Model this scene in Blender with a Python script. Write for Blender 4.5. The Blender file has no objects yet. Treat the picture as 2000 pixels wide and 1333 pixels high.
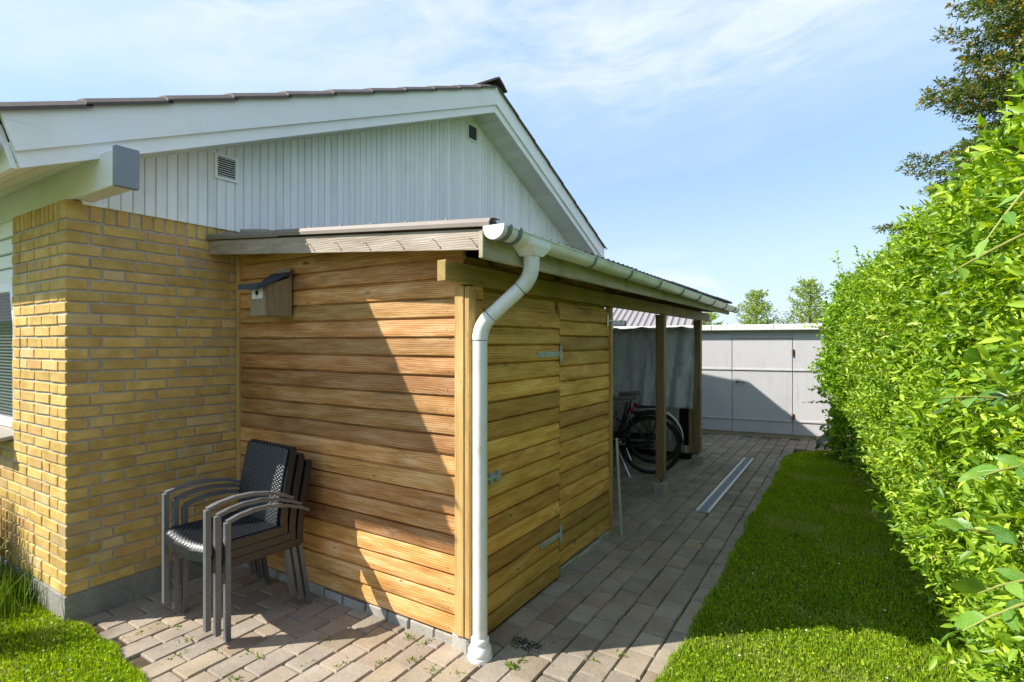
import bpy, math, random
import numpy as np
from mathutils import Vector, Matrix, Euler

# ------------------------------------------------------------------ camera, sky, sun, exposure
scene = bpy.context.scene
col = scene.collection
R = math.radians
YAW = math.atan(660 / 1050)
cam_d = bpy.data.cameras.new('camera'); cam = bpy.data.objects.new('camera', cam_d); col.objects.link(cam)
cam.location = (0, 0, 1.59); cam.rotation_euler = (R(90), 0, YAW)
cam_d.sensor_width = 36; cam_d.lens = 36 * 1050 / 2000; cam_d.shift_y = 0.00175
cam_d.clip_start = 0.05; cam_d.clip_end = 2000
scene.camera = cam

SUN_EL = R(41.0); SUN_DIR = Vector((0.752 * math.cos(SUN_EL), 0.659 * math.cos(SUN_EL), -math.sin(SUN_EL)))
world = bpy.data.worlds.new('World'); scene.world = world; world.use_nodes = True
wn = world.node_tree; wn.nodes.clear()

class G:
    """tiny node-tree writer"""
    def __init__(s, nt): s.nt = nt
    def n(s, t, ins=None, **props):
        nd = s.nt.nodes.new(t)
        for k, v in props.items(): setattr(nd, k, v)
        for k, v in (ins or {}).items(): s.set(nd.inputs[k], v)
        return nd
    def set(s, sock, v):
        if isinstance(v, bpy.types.Node): v = v.outputs[0]
        if isinstance(v, bpy.types.NodeSocket): s.nt.links.new(v, sock)
        else:
            if sock.type == 'RGBA' and len(v) == 3: v = (*v, 1)
            sock.default_value = v
    def math(s, op, a, b=0.0, c=None, clamp=False):
        nd = s.n('ShaderNodeMath', {0: a, 1: b}, operation=op); nd.use_clamp = clamp
        if c is not None: s.set(nd.inputs[2], c)
        return nd.outputs[0]
    def vmath(s, op, a, b=(0, 0, 0)):
        return s.n('ShaderNodeVectorMath', {0: a, 1: b}, operation=op).outputs[0]
    def noise(s, vec, scale=5., detail=4., rough=.55, dist=0.):
        return s.n('ShaderNodeTexNoise', {'Vector': vec, 'Scale': scale, 'Detail': detail, 'Roughness': rough, 'Distortion': dist}).outputs[0]
    def ramp(s, fac, stops, interp='LINEAR'):
        nd = s.n('ShaderNodeValToRGB', {0: fac}); cr = nd.color_ramp; cr.interpolation = interp
        while len(cr.elements) < len(stops): cr.elements.new(.5)
        for e, (p, c) in zip(cr.elements, stops):
            e.position = p; e.color = (*c, 1) if hasattr(c, '__len__') else (c, c, c, 1)
        return nd.outputs[0]
    def smooth(s, v, a, b):
        nd = s.n('ShaderNodeMapRange', {0: v, 1: a, 2: b, 3: 0., 4: 1.}, interpolation_type='SMOOTHSTEP'); return nd.outputs[0]
    def mix(s, f, a, b, mode='MIX'):
        nd = s.n('ShaderNodeMix', data_type='RGBA', blend_type=mode)
        s.set(nd.inputs[0], f); s.set(nd.inputs[6], a); s.set(nd.inputs[7], b); return nd.outputs[2]
    def hsv(s, c, h=.5, sat=1., v=1.):
        return s.n('ShaderNodeHueSaturation', {'Color': c, 'Hue': h, 'Saturation': sat, 'Value': v}).outputs[0]

g = G(wn)
SUN_AZ = math.atan2(-SUN_DIR.x, -SUN_DIR.y)      # bearing of the sun, from +Y towards +X
sky = g.n('ShaderNodeTexSky', sky_type='NISHITA')
sky.sun_disc = False; sky.sun_elevation = SUN_EL; sky.sun_rotation = SUN_AZ
sky.altitude = 20; sky.air_density = 1.0; sky.dust_density = 0.25; sky.ozone_density = 1.6
tc = g.n('ShaderNodeTexCoord')
d = g.vmath('NORMALIZE', tc.outputs['Generated'])
rot = g.n('ShaderNodeVectorRotate', {'Vector': d, 'Axis': (0, 0, 1), 'Angle': -YAW}, rotation_type='AXIS_ANGLE').outputs[0]
rot2 = g.n('ShaderNodeVectorRotate', {'Vector': rot, 'Axis': (0, 1, 0), 'Angle': R(9)}, rotation_type='AXIS_ANGLE').outputs[0]
sx = g.n('ShaderNodeSeparateXYZ', {0: rot})
el = sx.outputs[2]
cv = g.vmath('MULTIPLY', rot2, (1.5, 1.5, 7.0))
warp = g.noise(g.vmath('MULTIPLY', rot2, (2., 2., 5.)), 1.3, 3, .5)
cn = g.noise(g.vmath('ADD', cv, g.n('ShaderNodeCombineXYZ', {0: warp, 1: 3.3, 2: warp}).outputs[0]), 1.25, 8, .6, .35)
fine = g.noise(g.vmath('MULTIPLY', rot2, (5., 5., 16.)), 2.2, 6, .62, .6)
bank = g.smooth(g.math('ADD', el, g.math('MULTIPLY', g.math('SUBTRACT', warp, .5), .34)), .27, .52)
cir = g.math('MULTIPLY', bank, g.smooth(g.math('ADD', cn, g.math('MULTIPLY', g.math('SUBTRACT', fine, .5), .20)), .27, .66))
lowm = g.math('MULTIPLY', g.smooth(el, .2, .09), g.smooth(g.math('ADD', cn, g.math('MULTIPLY', fine, .35)), .60, .9))
wisp = g.math('MULTIPLY', g.smooth(cn, .58, .8), .45)
cov = g.math('MAXIMUM', g.math('MAXIMUM', g.math('MULTIPLY', cir, g.math('SUBTRACT', .88, g.math('MULTIPLY', g.smooth(el, .5, .85), .55))), g.math('MULTIPLY', lowm, .9)), wisp, clamp=True)
skyc = g.mix(1.0, sky.outputs[0], (0.125, 0.123, 0.125), 'MULTIPLY')
skyc = g.mix(g.math('ADD', .22, g.math('MULTIPLY', g.math('MULTIPLY', g.smooth(el, .2, .45), g.smooth(el, .9, .5)), .30)), skyc, (0.41, 0.59, 0.84))
skyc = g.mix(g.math('MULTIPLY', g.smooth(el, .32, .0), .75), skyc, (0.40, 0.49, 0.60))
skyc = g.mix(cov, skyc, (0.59, 0.63, 0.70))
bg = g.n('ShaderNodeBackground', {0: skyc, 1: 1.0})
wn.links.new(bg.outputs[0], g.n('ShaderNodeOutputWorld').inputs[0])

sun_d = bpy.data.lights.new('sun', 'SUN'); sun_d.energy = 5.0; sun_d.angle = R(0.53); sun_d.color = (1.0, 0.945, 0.86)
sun = bpy.data.objects.new('sun', sun_d); col.objects.link(sun)
sun.rotation_euler = SUN_DIR.to_track_quat('-Z', 'Y').to_euler()
scene.view_settings.view_transform = 'Standard'; scene.view_settings.look = 'None'
scene.view_settings.exposure = 0.76; scene.view_settings.gamma = 1.0
scene.cycles.max_bounces = 8; scene.cycles.diffuse_bounces = 4; scene.cycles.transparent_max_bounces = 8

# ------------------------------------------------------------------ helpers
rnd = random.Random(7)
WL = {}
class MB:
    def __init__(s): s.v = []; s.f = []
    def add(s, vs, fs):
        o = len(s.v); s.v += [tuple(p) for p in vs]; s.f += [tuple(i + o for i in q) for q in fs]; return s
    def box(s, x0, x1, y0, y1, z0, z1, M=None):
        vs = [(x, y, z) for z in (z0, z1) for y in (y0, y1) for x in (x0, x1)]
        if M: vs = [M @ Vector(p) for p in vs]
        return s.add(vs, [(0, 2, 3, 1), (4, 5, 7, 6), (0, 1, 5, 4), (2, 6, 7, 3), (0, 4, 6, 2), (1, 3, 7, 5)])
    def bbox(s, x0, x1, y0, y1, z0, z1, b=.004, M=None, jit=0., r=rnd):
        """box with chamfered edges"""
        xs = (x0, x1); ys = (y0, y1); zs = (z0, z1); vs = []; idx = {}
        sg = (1, -1)
        for i in (0, 1):
            for j in (0, 1):
                for k in (0, 1):
                    jx, jy, jz = (r.uniform(-jit, jit) for _ in range(3))
                    X, Y, Z = xs[i] + jx, ys[j] + jy, zs[k] + jz
                    idx[i, j, k, 0] = len(vs); vs.append((X, Y + sg[j] * b, Z + sg[k] * b))
                    idx[i, j, k, 1] = len(vs); vs.append((X + sg[i] * b, Y, Z + sg[k] * b))
                    idx[i, j, k, 2] = len(vs); vs.append((X + sg[i] * b, Y + sg[j] * b, Z))
        I = lambda i, j, k, a: idx[i, j, k, a]
        fs = []
        for i in (0, 1):
            q = [I(i, 0, 0, 0), I(i, 1, 0, 0), I(i, 1, 1, 0), I(i, 0, 1, 0)]; fs.append(q if i else q[::-1])
            q = [I(0, i, 0, 1), I(0, i, 1, 1), I(1, i, 1, 1), I(1, i, 0, 1)]; fs.append(q if i else q[::-1])
            q = [I(0, 0, i, 2), I(1, 0, i, 2), I(1, 1, i, 2), I(0, 1, i, 2)]; fs.append(q if i else q[::-1])
        for i in (0, 1):
            for j in (0, 1):
                fs.append([I(i, j, 0, 0), I(i, j, 1, 0), I(i, j, 1, 1), I(i, j, 0, 1)][::(1 if i == j else -1)])
                fs.append([I(i, 0, j, 0), I(i, 1, j, 0), I(i, 1, j, 2), I(i, 0, j, 2)][::(1 if i == j else -1)])
                fs.append([I(0, i, j, 1), I(1, i, j, 1), I(1, i, j, 2), I(0, i, j, 2)][::(1 if i != j else -1)])
                for k in (0, 1):
                    fs.append([I(i, j, k, 0), I(i, j, k, 1), I(i, j, k, 2)][::(1 if (i + j + k) % 2 else -1)])
        if M: vs = [M @ Vector(p) for p in vs]
        return s.add(vs, fs)
    def tube(s, pts, r, n=8, closed=False, caps=True, sect=None):
        """sweep a round (or given) section along a path; r may be a list"""
        pts = [Vector(p) for p in pts]; m = len(pts); vs = []; fs = []
        rs = r if hasattr(r, '__len__') else [r] * m
        up = None
        for i, p in enumerate(pts):
            if closed: t = pts[(i + 1) % m] - pts[i - 1]
            else: t = pts[min(i + 1, m - 1)] - pts[max(i - 1, 0)]
            t.normalize()
            if up is None:
                up = Vector((0, 0, 1)) if abs(t.z) < .9 else Vector((1, 0, 0))
            a = t.cross(up)
            if a.length < 1e-5: a = t.orthogonal()
            a.normalize(); b = a.cross(t).normalized(); up = b
            if sect:
                for (u, w) in sect: vs.append(p + a * u + b * w)
            else:
                for k in range(n):
                    th = 2 * math.pi * k / n; vs.append(p + a * (rs[i] * math.cos(th)) + b * (rs[i] * math.sin(th)))
        k_ = len(sect) if sect else n
        for i in range(m if closed else m - 1):
            j = (i + 1) % m
            for k in range(k_):
                l = (k + 1) % k_; fs.append((i * k_ + k, i * k_ + l, j * k_ + l, j * k_ + k))
        if caps and not closed:
            fs.append(tuple(range(k_))[::-1]); fs.append(tuple((m - 1) * k_ + k for k in range(k_)))
        return s.add(vs, fs)
    def lathe(s, prof, c=(0, 0, 0), n=16, M=None):
        vs = []; fs = []; m = len(prof)
        for k in range(n):
            th = 2 * math.pi * k / n
            for (r, z) in prof: vs.append((c[0] + r * math.cos(th), c[1] + r * math.sin(th), c[2] + z))
        for k in range(n):
            l = (k + 1) % n
            for i in range(m - 1): fs.append((k * m + i, l * m + i, l * m + i + 1, k * m + i + 1))
        if M: vs = [M @ Vector(p) for p in vs]
        return s.add(vs, fs)
    def prism(s, poly, axis, a0, a1):
        """extrude 2-D polygon along an axis"""
        def P(u, w, a): return {'x': (a, u, w), 'y': (u, a, w), 'z': (u, w, a)}[axis]
        n = len(poly); vs = [P(u, w, a0) for u, w in poly] + [P(u, w, a1) for u, w in poly]
        fs = [tuple(range(n))[::-1], tuple(range(n, 2 * n))] + [(i, (i + 1) % n, n + (i + 1) % n, n + i) for i in range(n)]
        return s.add(vs, fs)
    def mesh(s, name, smooth=False):
        me = bpy.data.meshes.new(name); me.from_pydata([tuple(p) for p in s.v], [], s.f)
        if smooth: me.polygons.foreach_set('use_smooth', [True] * len(me.polygons))
        me.update(); return me

def place(name, me, mat=None, parent=None, loc=(0, 0, 0), rot=None, local=False):
    """link an object; loc is in world space unless the parent frame is used (local)"""
    if isinstance(me, MB): me = me.mesh(name)
    if mat is not None and len(me.materials) == 0: me.materials.append(mat)
    o = bpy.data.objects.new(name, me); col.objects.link(o)
    L = Vector(loc)
    if parent is not None:
        o.parent = parent
        if not local: L = L - WL.get(parent.name, Vector((0, 0, 0)))
    o.location = L
    if rot is not None: o.rotation_euler = rot
    WL[o.name] = Vector(loc) if not local else WL.get(parent.name, Vector((0, 0, 0))) + L
    return o
def tag(o, label=None, cat=None, group=None, kind=None):
    if label: o['label'] = label
    if cat: o['category'] = cat
    if group: o['group'] = group
    if kind: o['kind'] = kind
    return o
def thing(name, label, cat, loc=(0, 0, 0), rotz=0., group=None):
    o = bpy.data.objects.new(name, None); col.objects.link(o); o.location = loc; o.rotation_euler = (0, 0, rotz)
    o.empty_display_size = .1; WL[o.name] = Vector(loc)
    return tag(o, label, cat, group)
def copy_tree(o, parent=None):
    c = o.copy(); col.objects.link(c); c.parent = parent
    for ch in list(o.children): copy_tree(ch, c)
    return c
def recess(o, mod='SOLIDIFY', **kw):
    m = o.modifiers.new(mod.lower(), mod)
    for k, v in kw.items(): setattr(m, k, v)
def smooth(o, ang=40):
    o.data.polygons.foreach_set('use_smooth', [True] * len(o.data.polygons))
    try: o.data.set_sharp_from_angle(angle=R(ang))
    except Exception: pass
    return o
def np_mesh(name, V, T):
    """fast triangle mesh from numpy arrays"""
    me = bpy.data.meshes.new(name); n = len(T)
    me.vertices.add(len(V)); me.vertices.foreach_set('co', np.ascontiguousarray(V, dtype=np.float32).ravel())
    me.loops.add(n * 3); me.loops.foreach_set('vertex_index', np.ascontiguousarray(T, dtype=np.int32).ravel())
    me.polygons.add(n); me.polygons.foreach_set('loop_start', np.arange(0, n * 3, 3, dtype=np.int32))
    me.update(calc_edges=True); me.validate(); return me
def unit(a): return a / np.maximum(np.linalg.norm(a, axis=1, keepdims=True), 1e-9)
def leaf_mesh8(name, P, A, L, W, rs, fold=.22, droop=.15):
    """eight-triangle lanceolate leaves"""
    n = len(P); A = unit(A); q = rs.normal(size=(n, 3)) * .8 + np.array([0, 0, .9])
    S = unit(np.cross(A, q)); Nn = np.cross(S, A)
    L = np.broadcast_to(np.asarray(L, float), (n,))[:, None]; W = np.broadcast_to(np.asarray(W, float), (n,))[:, None]
    dr = droop * rs.uniform(.2, 1.8, n)[:, None]
    def at(t, s): return P + A * L * t - Nn * L * dr * t * t + S * W * .5 * s + Nn * W * fold * abs(s)
    V = np.stack([at(0, 0), at(.28, .86), at(.28, 0), at(.28, -.86), at(.62, .82), at(.62, 0), at(.62, -.82), at(1., 0)], 1).reshape(-1, 3)
    T = np.array([[0, 2, 1], [0, 3, 2], [1, 2, 5], [1, 5, 4], [2, 3, 6], [2, 6, 5], [4, 5, 7], [5, 6, 7]])[None] + (np.arange(n) * 8)[:, None, None]
    return np_mesh(name, V, T.reshape(-1, 3))
def leaf_mesh(name, P, A, L, W, rs, fold=.25, droop=.15, wide=.42):
    """many four-triangle folded leaves: P base points, A axes"""
    n = len(P); A = unit(A); q = rs.normal(size=(n, 3)) + np.array([0, 0, .9])
    S = unit(np.cross(A, q)); Nn = np.cross(S, A)
    L = np.broadcast_to(np.asarray(L, float), (n,))[:, None]; W = np.broadcast_to(np.asarray(W, float), (n,))[:, None]
    b = P; m = P + A * L * wide - Nn * L * 0.0
    l = m + S * W * .5 + Nn * W * fold; r = m - S * W * .5 + Nn * W * fold
    t = P + A * L - Nn * L * droop
    V = np.stack([b, l, r, t, m], 1).reshape(-1, 3)
    T = np.array([[0, 4, 1], [1, 4, 3], [0, 2, 4], [2, 3, 4]])[None] + (np.arange(n) * 5)[:, None, None]
    return np_mesh(name, V, T.reshape(-1, 3))

# ------------------------------------------------------------------ materials
def new_mat(name):
    m = bpy.data.materials.new(name); m.use_nodes = True; nt = m.node_tree; nt.nodes.clear(); return m, G(nt)
def finish(m, g, color, rough=.6, metal=0., bump=None, bstr=.3, bdist=.004, spec=.4, extra=None):
    p = g.n('ShaderNodeBsdfPrincipled', {'Base Color': color, 'Roughness': rough, 'Metallic': metal, 'Specular IOR Level': spec})
    if bump is not None:
        b = g.n('ShaderNodeBump', {'Strength': bstr, 'Distance': bdist, 'Height': bump}); g.set(p.inputs['Normal'], b.outputs[0])
    out = p.outputs[0]
    if extra: out = extra(g, out)
    g.nt.links.new(out, g.n('ShaderNodeOutputMaterial').inputs[0]); return m
def coords(g, island=False, amt=43.0):
    """object coordinates shifted by a random vector for every object (or loose piece)"""
    o = g.n('ShaderNodeTexCoord').outputs['Object']
    r = g.n('ShaderNodeNewGeometry').outputs['Random Per Island'] if island else g.n('ShaderNodeObjectInfo').outputs['Random']
    off = g.n('ShaderNodeCombineXYZ', {0: g.math('MULTIPLY', r, amt), 1: g.math('MULTIPLY', r, amt * 1.7), 2: g.math('MULTIPLY', r, amt * .6)}).outputs[0]
    return g.vmath('ADD', o, off), r, o

def wood(name, dark, mid, light, knot=(.07, .035, .012), axis='x', rough=.55, knots=.6, val=(.78, 1.18), green=0., grey=0., ring=84., weather=0.):
    m, g = new_mat(name); v, r, o = coords(g)
    s = g.n('ShaderNodeSeparateXYZ', {0: v}); X, Y, Z = s.outputs
    if axis == 'y': X, Y, Z = Y, X, Z
    if axis == 'z': X, Y, Z = Z, Y, X
    across = g.math('ADD', Z, g.math('MULTIPLY', Y, .8))
    flat = g.n('ShaderNodeCombineXYZ', {0: X, 1: 0., 2: across}).outputs[0]
    warp = g.noise(g.vmath('MULTIPLY', flat, (1.7, 1., 8.)), 1., 3, .5)
    vor = g.n('ShaderNodeTexVoronoi', {'Vector': g.vmath('MULTIPLY', flat, (3.4, 1., 8.5)), 'Scale': 1.0, 'Randomness': .9})
    dist = vor.outputs['Distance']
    gate = g.math('GREATER_THAN', g.n('ShaderNodeSeparateColor', {0: vor.outputs['Color']}).outputs[0], 1 - knots)
    csz = g.math('ADD', .45, g.math('MULTIPLY', g.n('ShaderNodeSeparateColor', {0: vor.outputs['Color']}).outputs[1], .9))
    km = g.math('MULTIPLY', g.smooth(g.math('DIVIDE', dist, csz), .15, .05), gate)
    kring = g.math('MULTIPLY', g.smooth(dist, .42, .02), gate)
    gc = g.math('ADD', g.math('ADD', g.math('MULTIPLY', across, ring), g.math('MULTIPLY', warp, 3.6)), g.math('MULTIPLY', kring, 2.2))
    wv = g.math('ADD', g.math('MULTIPLY', g.math('SINE', g.math('MULTIPLY', gc, 6.283)), .5), .5)
    fib = g.noise(g.vmath('MULTIPLY', flat, (5., 1., 170.)), 1., 3, .6)
    blot = g.noise(g.vmath('MULTIPLY', flat, (1.9, 1., 15.)), 1.2, 5, .62)
    f = g.math('ADD', g.math('ADD', g.math('MULTIPLY', wv, .13), g.math('MULTIPLY', fib, .36)), g.math('MULTIPLY', g.math('SUBTRACT', blot, .5), .72), clamp=False)
    f = g.math('ADD', f, .17)
    c = g.ramp(f, [(.12, dark), (.42, mid), (.74, light)])
    c = g.mix(g.math('MULTIPLY', g.math('SUBTRACT', kring, km, clamp=True), .3), c, light)
    c = g.mix(g.math('MULTIPLY', km, .85), c, knot)
    big = g.smooth(g.noise(g.vmath('MULTIPLY', flat, (1.1, 1., 6.)), 1.3, 5, .68), .50, .72)
    c = g.mix(g.math('MULTIPLY', big, .52), c, tuple(x * .85 for x in dark))
    sp = g.noise(g.vmath('MULTIPLY', flat, (9., 1., 22.)), 1.5, 2, .5)
    c = g.mix(g.math('MULTIPLY', g.smooth(sp, .68, .76), .55), c, knot)
    if weather > 0:
        w = g.smooth(g.noise(g.vmath('MULTIPLY', flat, (1.2, 1., 5.)), 2.1, 5, .65), .42, .7)
        c = g.mix(g.math('MULTIPLY', w, weather), c, (.30, .28, .24))
    if green > 0:
        gm = g.smooth(g.noise(o, 3.1, 5, .6), .45, .7)
        c = g.mix(g.math('MULTIPLY', gm, green), c, (.12, .15, .035))
    vv = g.math('ADD', val[0], g.math('MULTIPLY', r, val[1] - val[0]))
    hue = g.math('ADD', .5, g.math('MULTIPLY', g.math('SUBTRACT', g.math('FRACT', g.math('MULTIPLY', r, 7.31)), .5), .016))
    c = g.hsv(c, hue, 1., vv)
    bm = g.math('SUBTRACT', g.math('ADD', g.math('MULTIPLY', wv, .35), fib), g.math('MULTIPLY', km, .6))
    return finish(m, g, c, rough, bump=bm, bstr=.45, bdist=.003, spec=.35)

def painted(name, c, rough=.45, dirt=.15, dirtc=(.35, .38, .3), scale=4., bump=.12, val=.06, stripes=None, spec=.4, island=False):
    m, g = new_mat(name); v, r, o = coords(g, island)
    n1 = g.noise(v, scale, 6, .62); n2 = g.noise(v, scale * 14, 3, .6)
    col_ = g.mix(g.math('MULTIPLY', g.smooth(n1, .48, .75), dirt), c, dirtc)
    if stripes:
        st = g.noise(g.vmath('MULTIPLY', v, stripes), 1., 4, .65)
        col_ = g.mix(g.math('MULTIPLY', g.smooth(st, .56, .78), dirt * 1.6), col_, dirtc)
    col_ = g.hsv(col_, .5, 1., g.math('ADD', 1 - val, g.math('MULTIPLY', r, 2 * val)))
    return finish(m, g, col_, rough, bump=g.math('ADD', n1, g.math('MULTIPLY', n2, .5)), bstr=bump, bdist=.004, spec=spec)

M = {}
M['wood'] = wood('oiled_pine', (.12, .040, .009), (.60, .295, .088), (.97, .72, .43), val=(.56, 1.28))
M['wood_side'] = wood('oiled_pine_bounce_tint', (.19, .072, .010), (.68, .365, .078), (.95, .70, .28), axis='y', green=.06, val=(.62, 1.25))  # same pine; shaded-side lift and green bounce light put into the colour
M['wood_trim'] = wood('pine_trim', (.28, .15, .045), (.50, .31, .11), (.74, .54, .26), axis='z', knots=.25)
M['wood_beam'] = wood('pressure_treated_beam', (.20, .115, .028), (.42, .27, .085), (.60, .43, .17), axis='y', green=.35, knots=.35)
M['wood_post'] = wood('pressure_treated_post', (.11, .075, .03), (.25, .175, .08), (.36, .27, .14), axis='z', knots=.35)
M['wood_grey'] = wood('weathered_fascia', (.20, .155, .105), (.48, .40, .31), (.78, .71, .60), axis='x', weather=.12, knots=.3, knot=(.22, .14, .06))
M['wood_green'] = wood('algae_board', (.22, .18, .10), (.44, .39, .26), (.62, .57, .41), axis='y', green=.5, weather=.35, knots=.3)
M['wood_box'] = wood('weathered_box', (.15, .11, .06), (.30, .235, .14), (.44, .37, .25), axis='z', weather=.35, knots=.3)
M['white'] = painted('white_paint', (.90, .90, .90), .42, .26, (.48, .54, .42), 2.3, .10, stripes=(60., 60., 2.))
M['white_trim'] = painted('white_trim_paint', (.91, .91, .91), .4, .18, (.50, .55, .42), 3.2, .10, stripes=(30., 2., 30.))
M['soffit'] = painted('soffit_paint', (.84, .85, .78), .5, .18, (.45, .48, .30), 3., .10)
M['zinc'] = painted('zinc_cap', (.22, .25, .28), .42, .5, (.36, .38, .40), 9., .2, spec=.5)
M['pvc'] = painted('white_pvc', (.83, .85, .83), .30, .42, (.34, .40, .20), 5., .04, stripes=(40., 40., 1.5), spec=.5)
M['pvc_gutter'] = painted('algae_stained_pvc', (.82, .85, .81), .3, .5, (.28, .36, .10), 4.5, .04, stripes=(20., 1.2, 26.), spec=.5)
M['bracket'] = painted('grey_bracket', (.20, .23, .23), .5, .2, (.1, .1, .1), 10., .05)
M['galv'] = painted('galvanised_steel', (.38, .45, .44), .38, .4, (.26, .33, .31), 24., .1, spec=.6)
M['alu'] = painted('aluminium_lip', (.72, .73, .74), .32, .25, (.45, .45, .45), 12., .06, spec=.6)
M['channel'] = painted('channel_base', (.20, .26, .30), .42, .5, (.33, .38, .40), 9., .2, spec=.5)
M['rust'] = painted('rusty_steel', (.20, .11, .07), .75, .6, (.32, .20, .13), 30., .3)
M['nail'] = painted('nail_head', (.5, .45, .36), .5, .3, (.2, .1, .05), 40., .1)
M['plate'] = painted('white_plate', (.80, .79, .74), .45, .12, (.5, .45, .35), 30., .05)
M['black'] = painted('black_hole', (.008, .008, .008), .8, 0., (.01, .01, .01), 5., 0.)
M['felt'] = painted('bitumen_felt', (.055, .065, .08), .85, .5, (.10, .11, .12), 20., .5)
M['sheet'] = painted('corrugated_sheet', (.045, .043, .042), .6, .5, (.12, .10, .09), 6., .2)
M['flash'] = painted('verge_flashing', (.20, .165, .14), .55, .35, (.28, .24, .21), 8., .15)
M['tile'] = painted('dark_roof_tile', (.105, .082, .07), .6, .35, (.24, .21, .17), 14., .3, val=.18)
M['garage'] = painted('grey_garage_paint', (.56, .55, .56), .5, .26, (.36, .35, .36), 2.5, .05, val=.02, stripes=(14., 14., 1.))
M['garage_trim'] = painted('white_garage_trim', (.80, .79, .76), .5, .3, (.45, .44, .41), 5., .2)
M['sandstone'] = painted('garage_plinth', (.42, .33, .20), .85, .5, (.26, .22, .15), 9., .5)
M['rim'] = painted('dark_rim', (.05, .05, .052), .35, .2, (.1, .1, .1), 30., .02, spec=.6)
M['blind'] = painted('blind_slat', (.24, .31, .33), .45, .1, (.1, .1, .1), 9., .02)
M['frame'] = painted('alu_chair_frame', (.125, .130, .138), .36, .3, (.24, .24, .245), 22., .06, spec=.5)
M['rubber'] = painted('tyre_rubber', (.018, .018, .019), .75, .3, (.05, .048, .045), 30., .2)
M['bike'] = painted('black_bike_paint', (.012, .013, .015), .25, .1, (.04, .04, .04), 30., .02, spec=.6)
M['bike2'] = painted('dark_blue_bike_paint', (.014, .02, .045), .25, .1, (.04, .04, .04), 30., .02, spec=.6)
M['fender'] = painted('white_mudguard', (.72, .73, .74), .3, .15, (.4, .4, .4), 14., .02)
M['saddle'] = painted('saddle_vinyl', (.30, .30, .29), .5, .3, (.15, .15, .15), 14., .1)
M['red'] = painted('red_reflector', (.45, .012, .015), .25, 0., (.4, .01, .01), 5., 0.)
M['bark'] = painted('grey_brown_bark', (.15, .10, .065), .85, .6, (.28, .22, .16), 26., .8)
M['twig'] = painted('brown_twig', (.25, .17, .10), .75, .5, (.40, .31, .20), 26., .4, island=True)
M['stem'] = painted('green_stem', (.30, .33, .08), .55, .4, (.35, .24, .10), 18., .2)
M['board'] = painted('pale_green_board', (.46, .50, .45), .6, .4, (.58, .58, .53), 9., .1)
M['sill'] = painted('window_sill', (.30, .27, .23), .6, .4, (.20, .18, .15), 9., .2, stripes=(3., 60., 60.))
M['wall_far'] = painted('rendered_wall', (.55, .50, .42), .8, .2, (.4, .38, .33), 3., .2)
m_, g_ = new_mat('chrome'); M['chrome'] = finish(m_, g_, (.6, .62, .64), .18, 1.0)
m_, g_ = new_mat('window_glass'); M['glass'] = finish(m_, g_, (.02, .03, .035), .03, spec=.5, extra=lambda g, s: g.n('ShaderNodeMixShader', {0: .72, 1: s, 2: g.n('ShaderNodeBsdfTransparent').outputs[0]}).outputs[0])

def brick_mat():
    m, g = new_mat('yellow_brick'); v, r, o = coords(g)
    n1 = g.noise(v, 9., 5, .6); n2 = g.noise(g.vmath('MULTIPLY', v, (1., 1., 2.2)), 60., 4, .65); n3 = g.noise(g.vmath('ADD', v, (9.1, 2.2, 4.4)), 5., 2, .5, .5)
    c = g.ramp(g.math('ADD', g.math('MULTIPLY', n1, .75), g.math('MULTIPLY', n2, .25)), [(.28, (.42, .26, .062)), (.52, (.60, .405, .125)), (.75, (.75, .57, .23))])
    c = g.mix(g.math('MULTIPLY', g.smooth(n3, .58, .7), .45), c, (.55, .31, .15))
    r2 = g.math('FRACT', g.math('MULTIPLY', r, 13.7)); r3 = g.math('FRACT', g.math('MULTIPLY', r, 91.3))
    c = g.mix(g.math('MULTIPLY', g.smooth(r2, .80, .97), .45), c, (.52, .27, .13))
    c = g.mix(g.math('MULTIPLY', g.smooth(r3, .82, .97), .4), c, (.55, .45, .28))
    c = g.hsv(c, .5, 1., g.math('ADD', .84, g.math('MULTIPLY', r, .3)))
    crease = g.noise(g.vmath('MULTIPLY', v, (1., 1., 3.)), 26., 5, .7, 1.2)
    return finish(m, g, c, .85, bump=g.math('ADD', crease, g.math('MULTIPLY', n2, .5)), bstr=.7, bdist=.006, spec=.2)
M['brick'] = brick_mat()
def gritty(name, c1, c2, c3, s1=3., s2=70., rough=.9, bstr=.5, bdist=.004, island=False, var=.14, objvar=True, dark=None):
    m, g = new_mat(name); v, r, o = coords(g, island)
    if not objvar: v = o
    n1 = g.noise(v, s1, 5, .6); n2 = g.noise(v, s2, 3, .7); n3 = g.noise(v, s2 * 2.7, 2, .7)
    c = g.ramp(g.math('ADD', g.math('MULTIPLY', n1, .62), g.math('MULTIPLY', n2, .38)), [(.32, c1), (.5, c2), (.68, c3)])
    c = g.mix(g.math('MULTIPLY', g.smooth(n3, .66, .76), .5), c, tuple(min(1., x * 1.5) for x in c3))
    c = g.mix(g.math('MULTIPLY', g.smooth(n3, .34, .26), .5), c, tuple(x * .4 for x in c1))
    if dark:
        c = g.mix(g.math('MULTIPLY', g.smooth(g.noise(g.n('ShaderNodeNewGeometry').outputs['Position'], 1.4, 5, .62), .5, .72), .5), c, dark)
    if objvar:
        c = g.hsv(c, g.math('ADD', .496, g.math('MULTIPLY', g.math('FRACT', g.math('MULTIPLY', r, 5.7)), .008)), g.math('ADD', .75, g.math('MULTIPLY', g.math('FRACT', g.math('MULTIPLY', r, 17.3)), .35)), g.math('ADD', 1 - var, g.math('MULTIPLY', r, 2 * var)))
    return finish(m, g, c, rough, bump=g.math('ADD', n2, g.math('MULTIPLY', n3, .6)), bstr=bstr, bdist=bdist, spec=.2)
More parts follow.
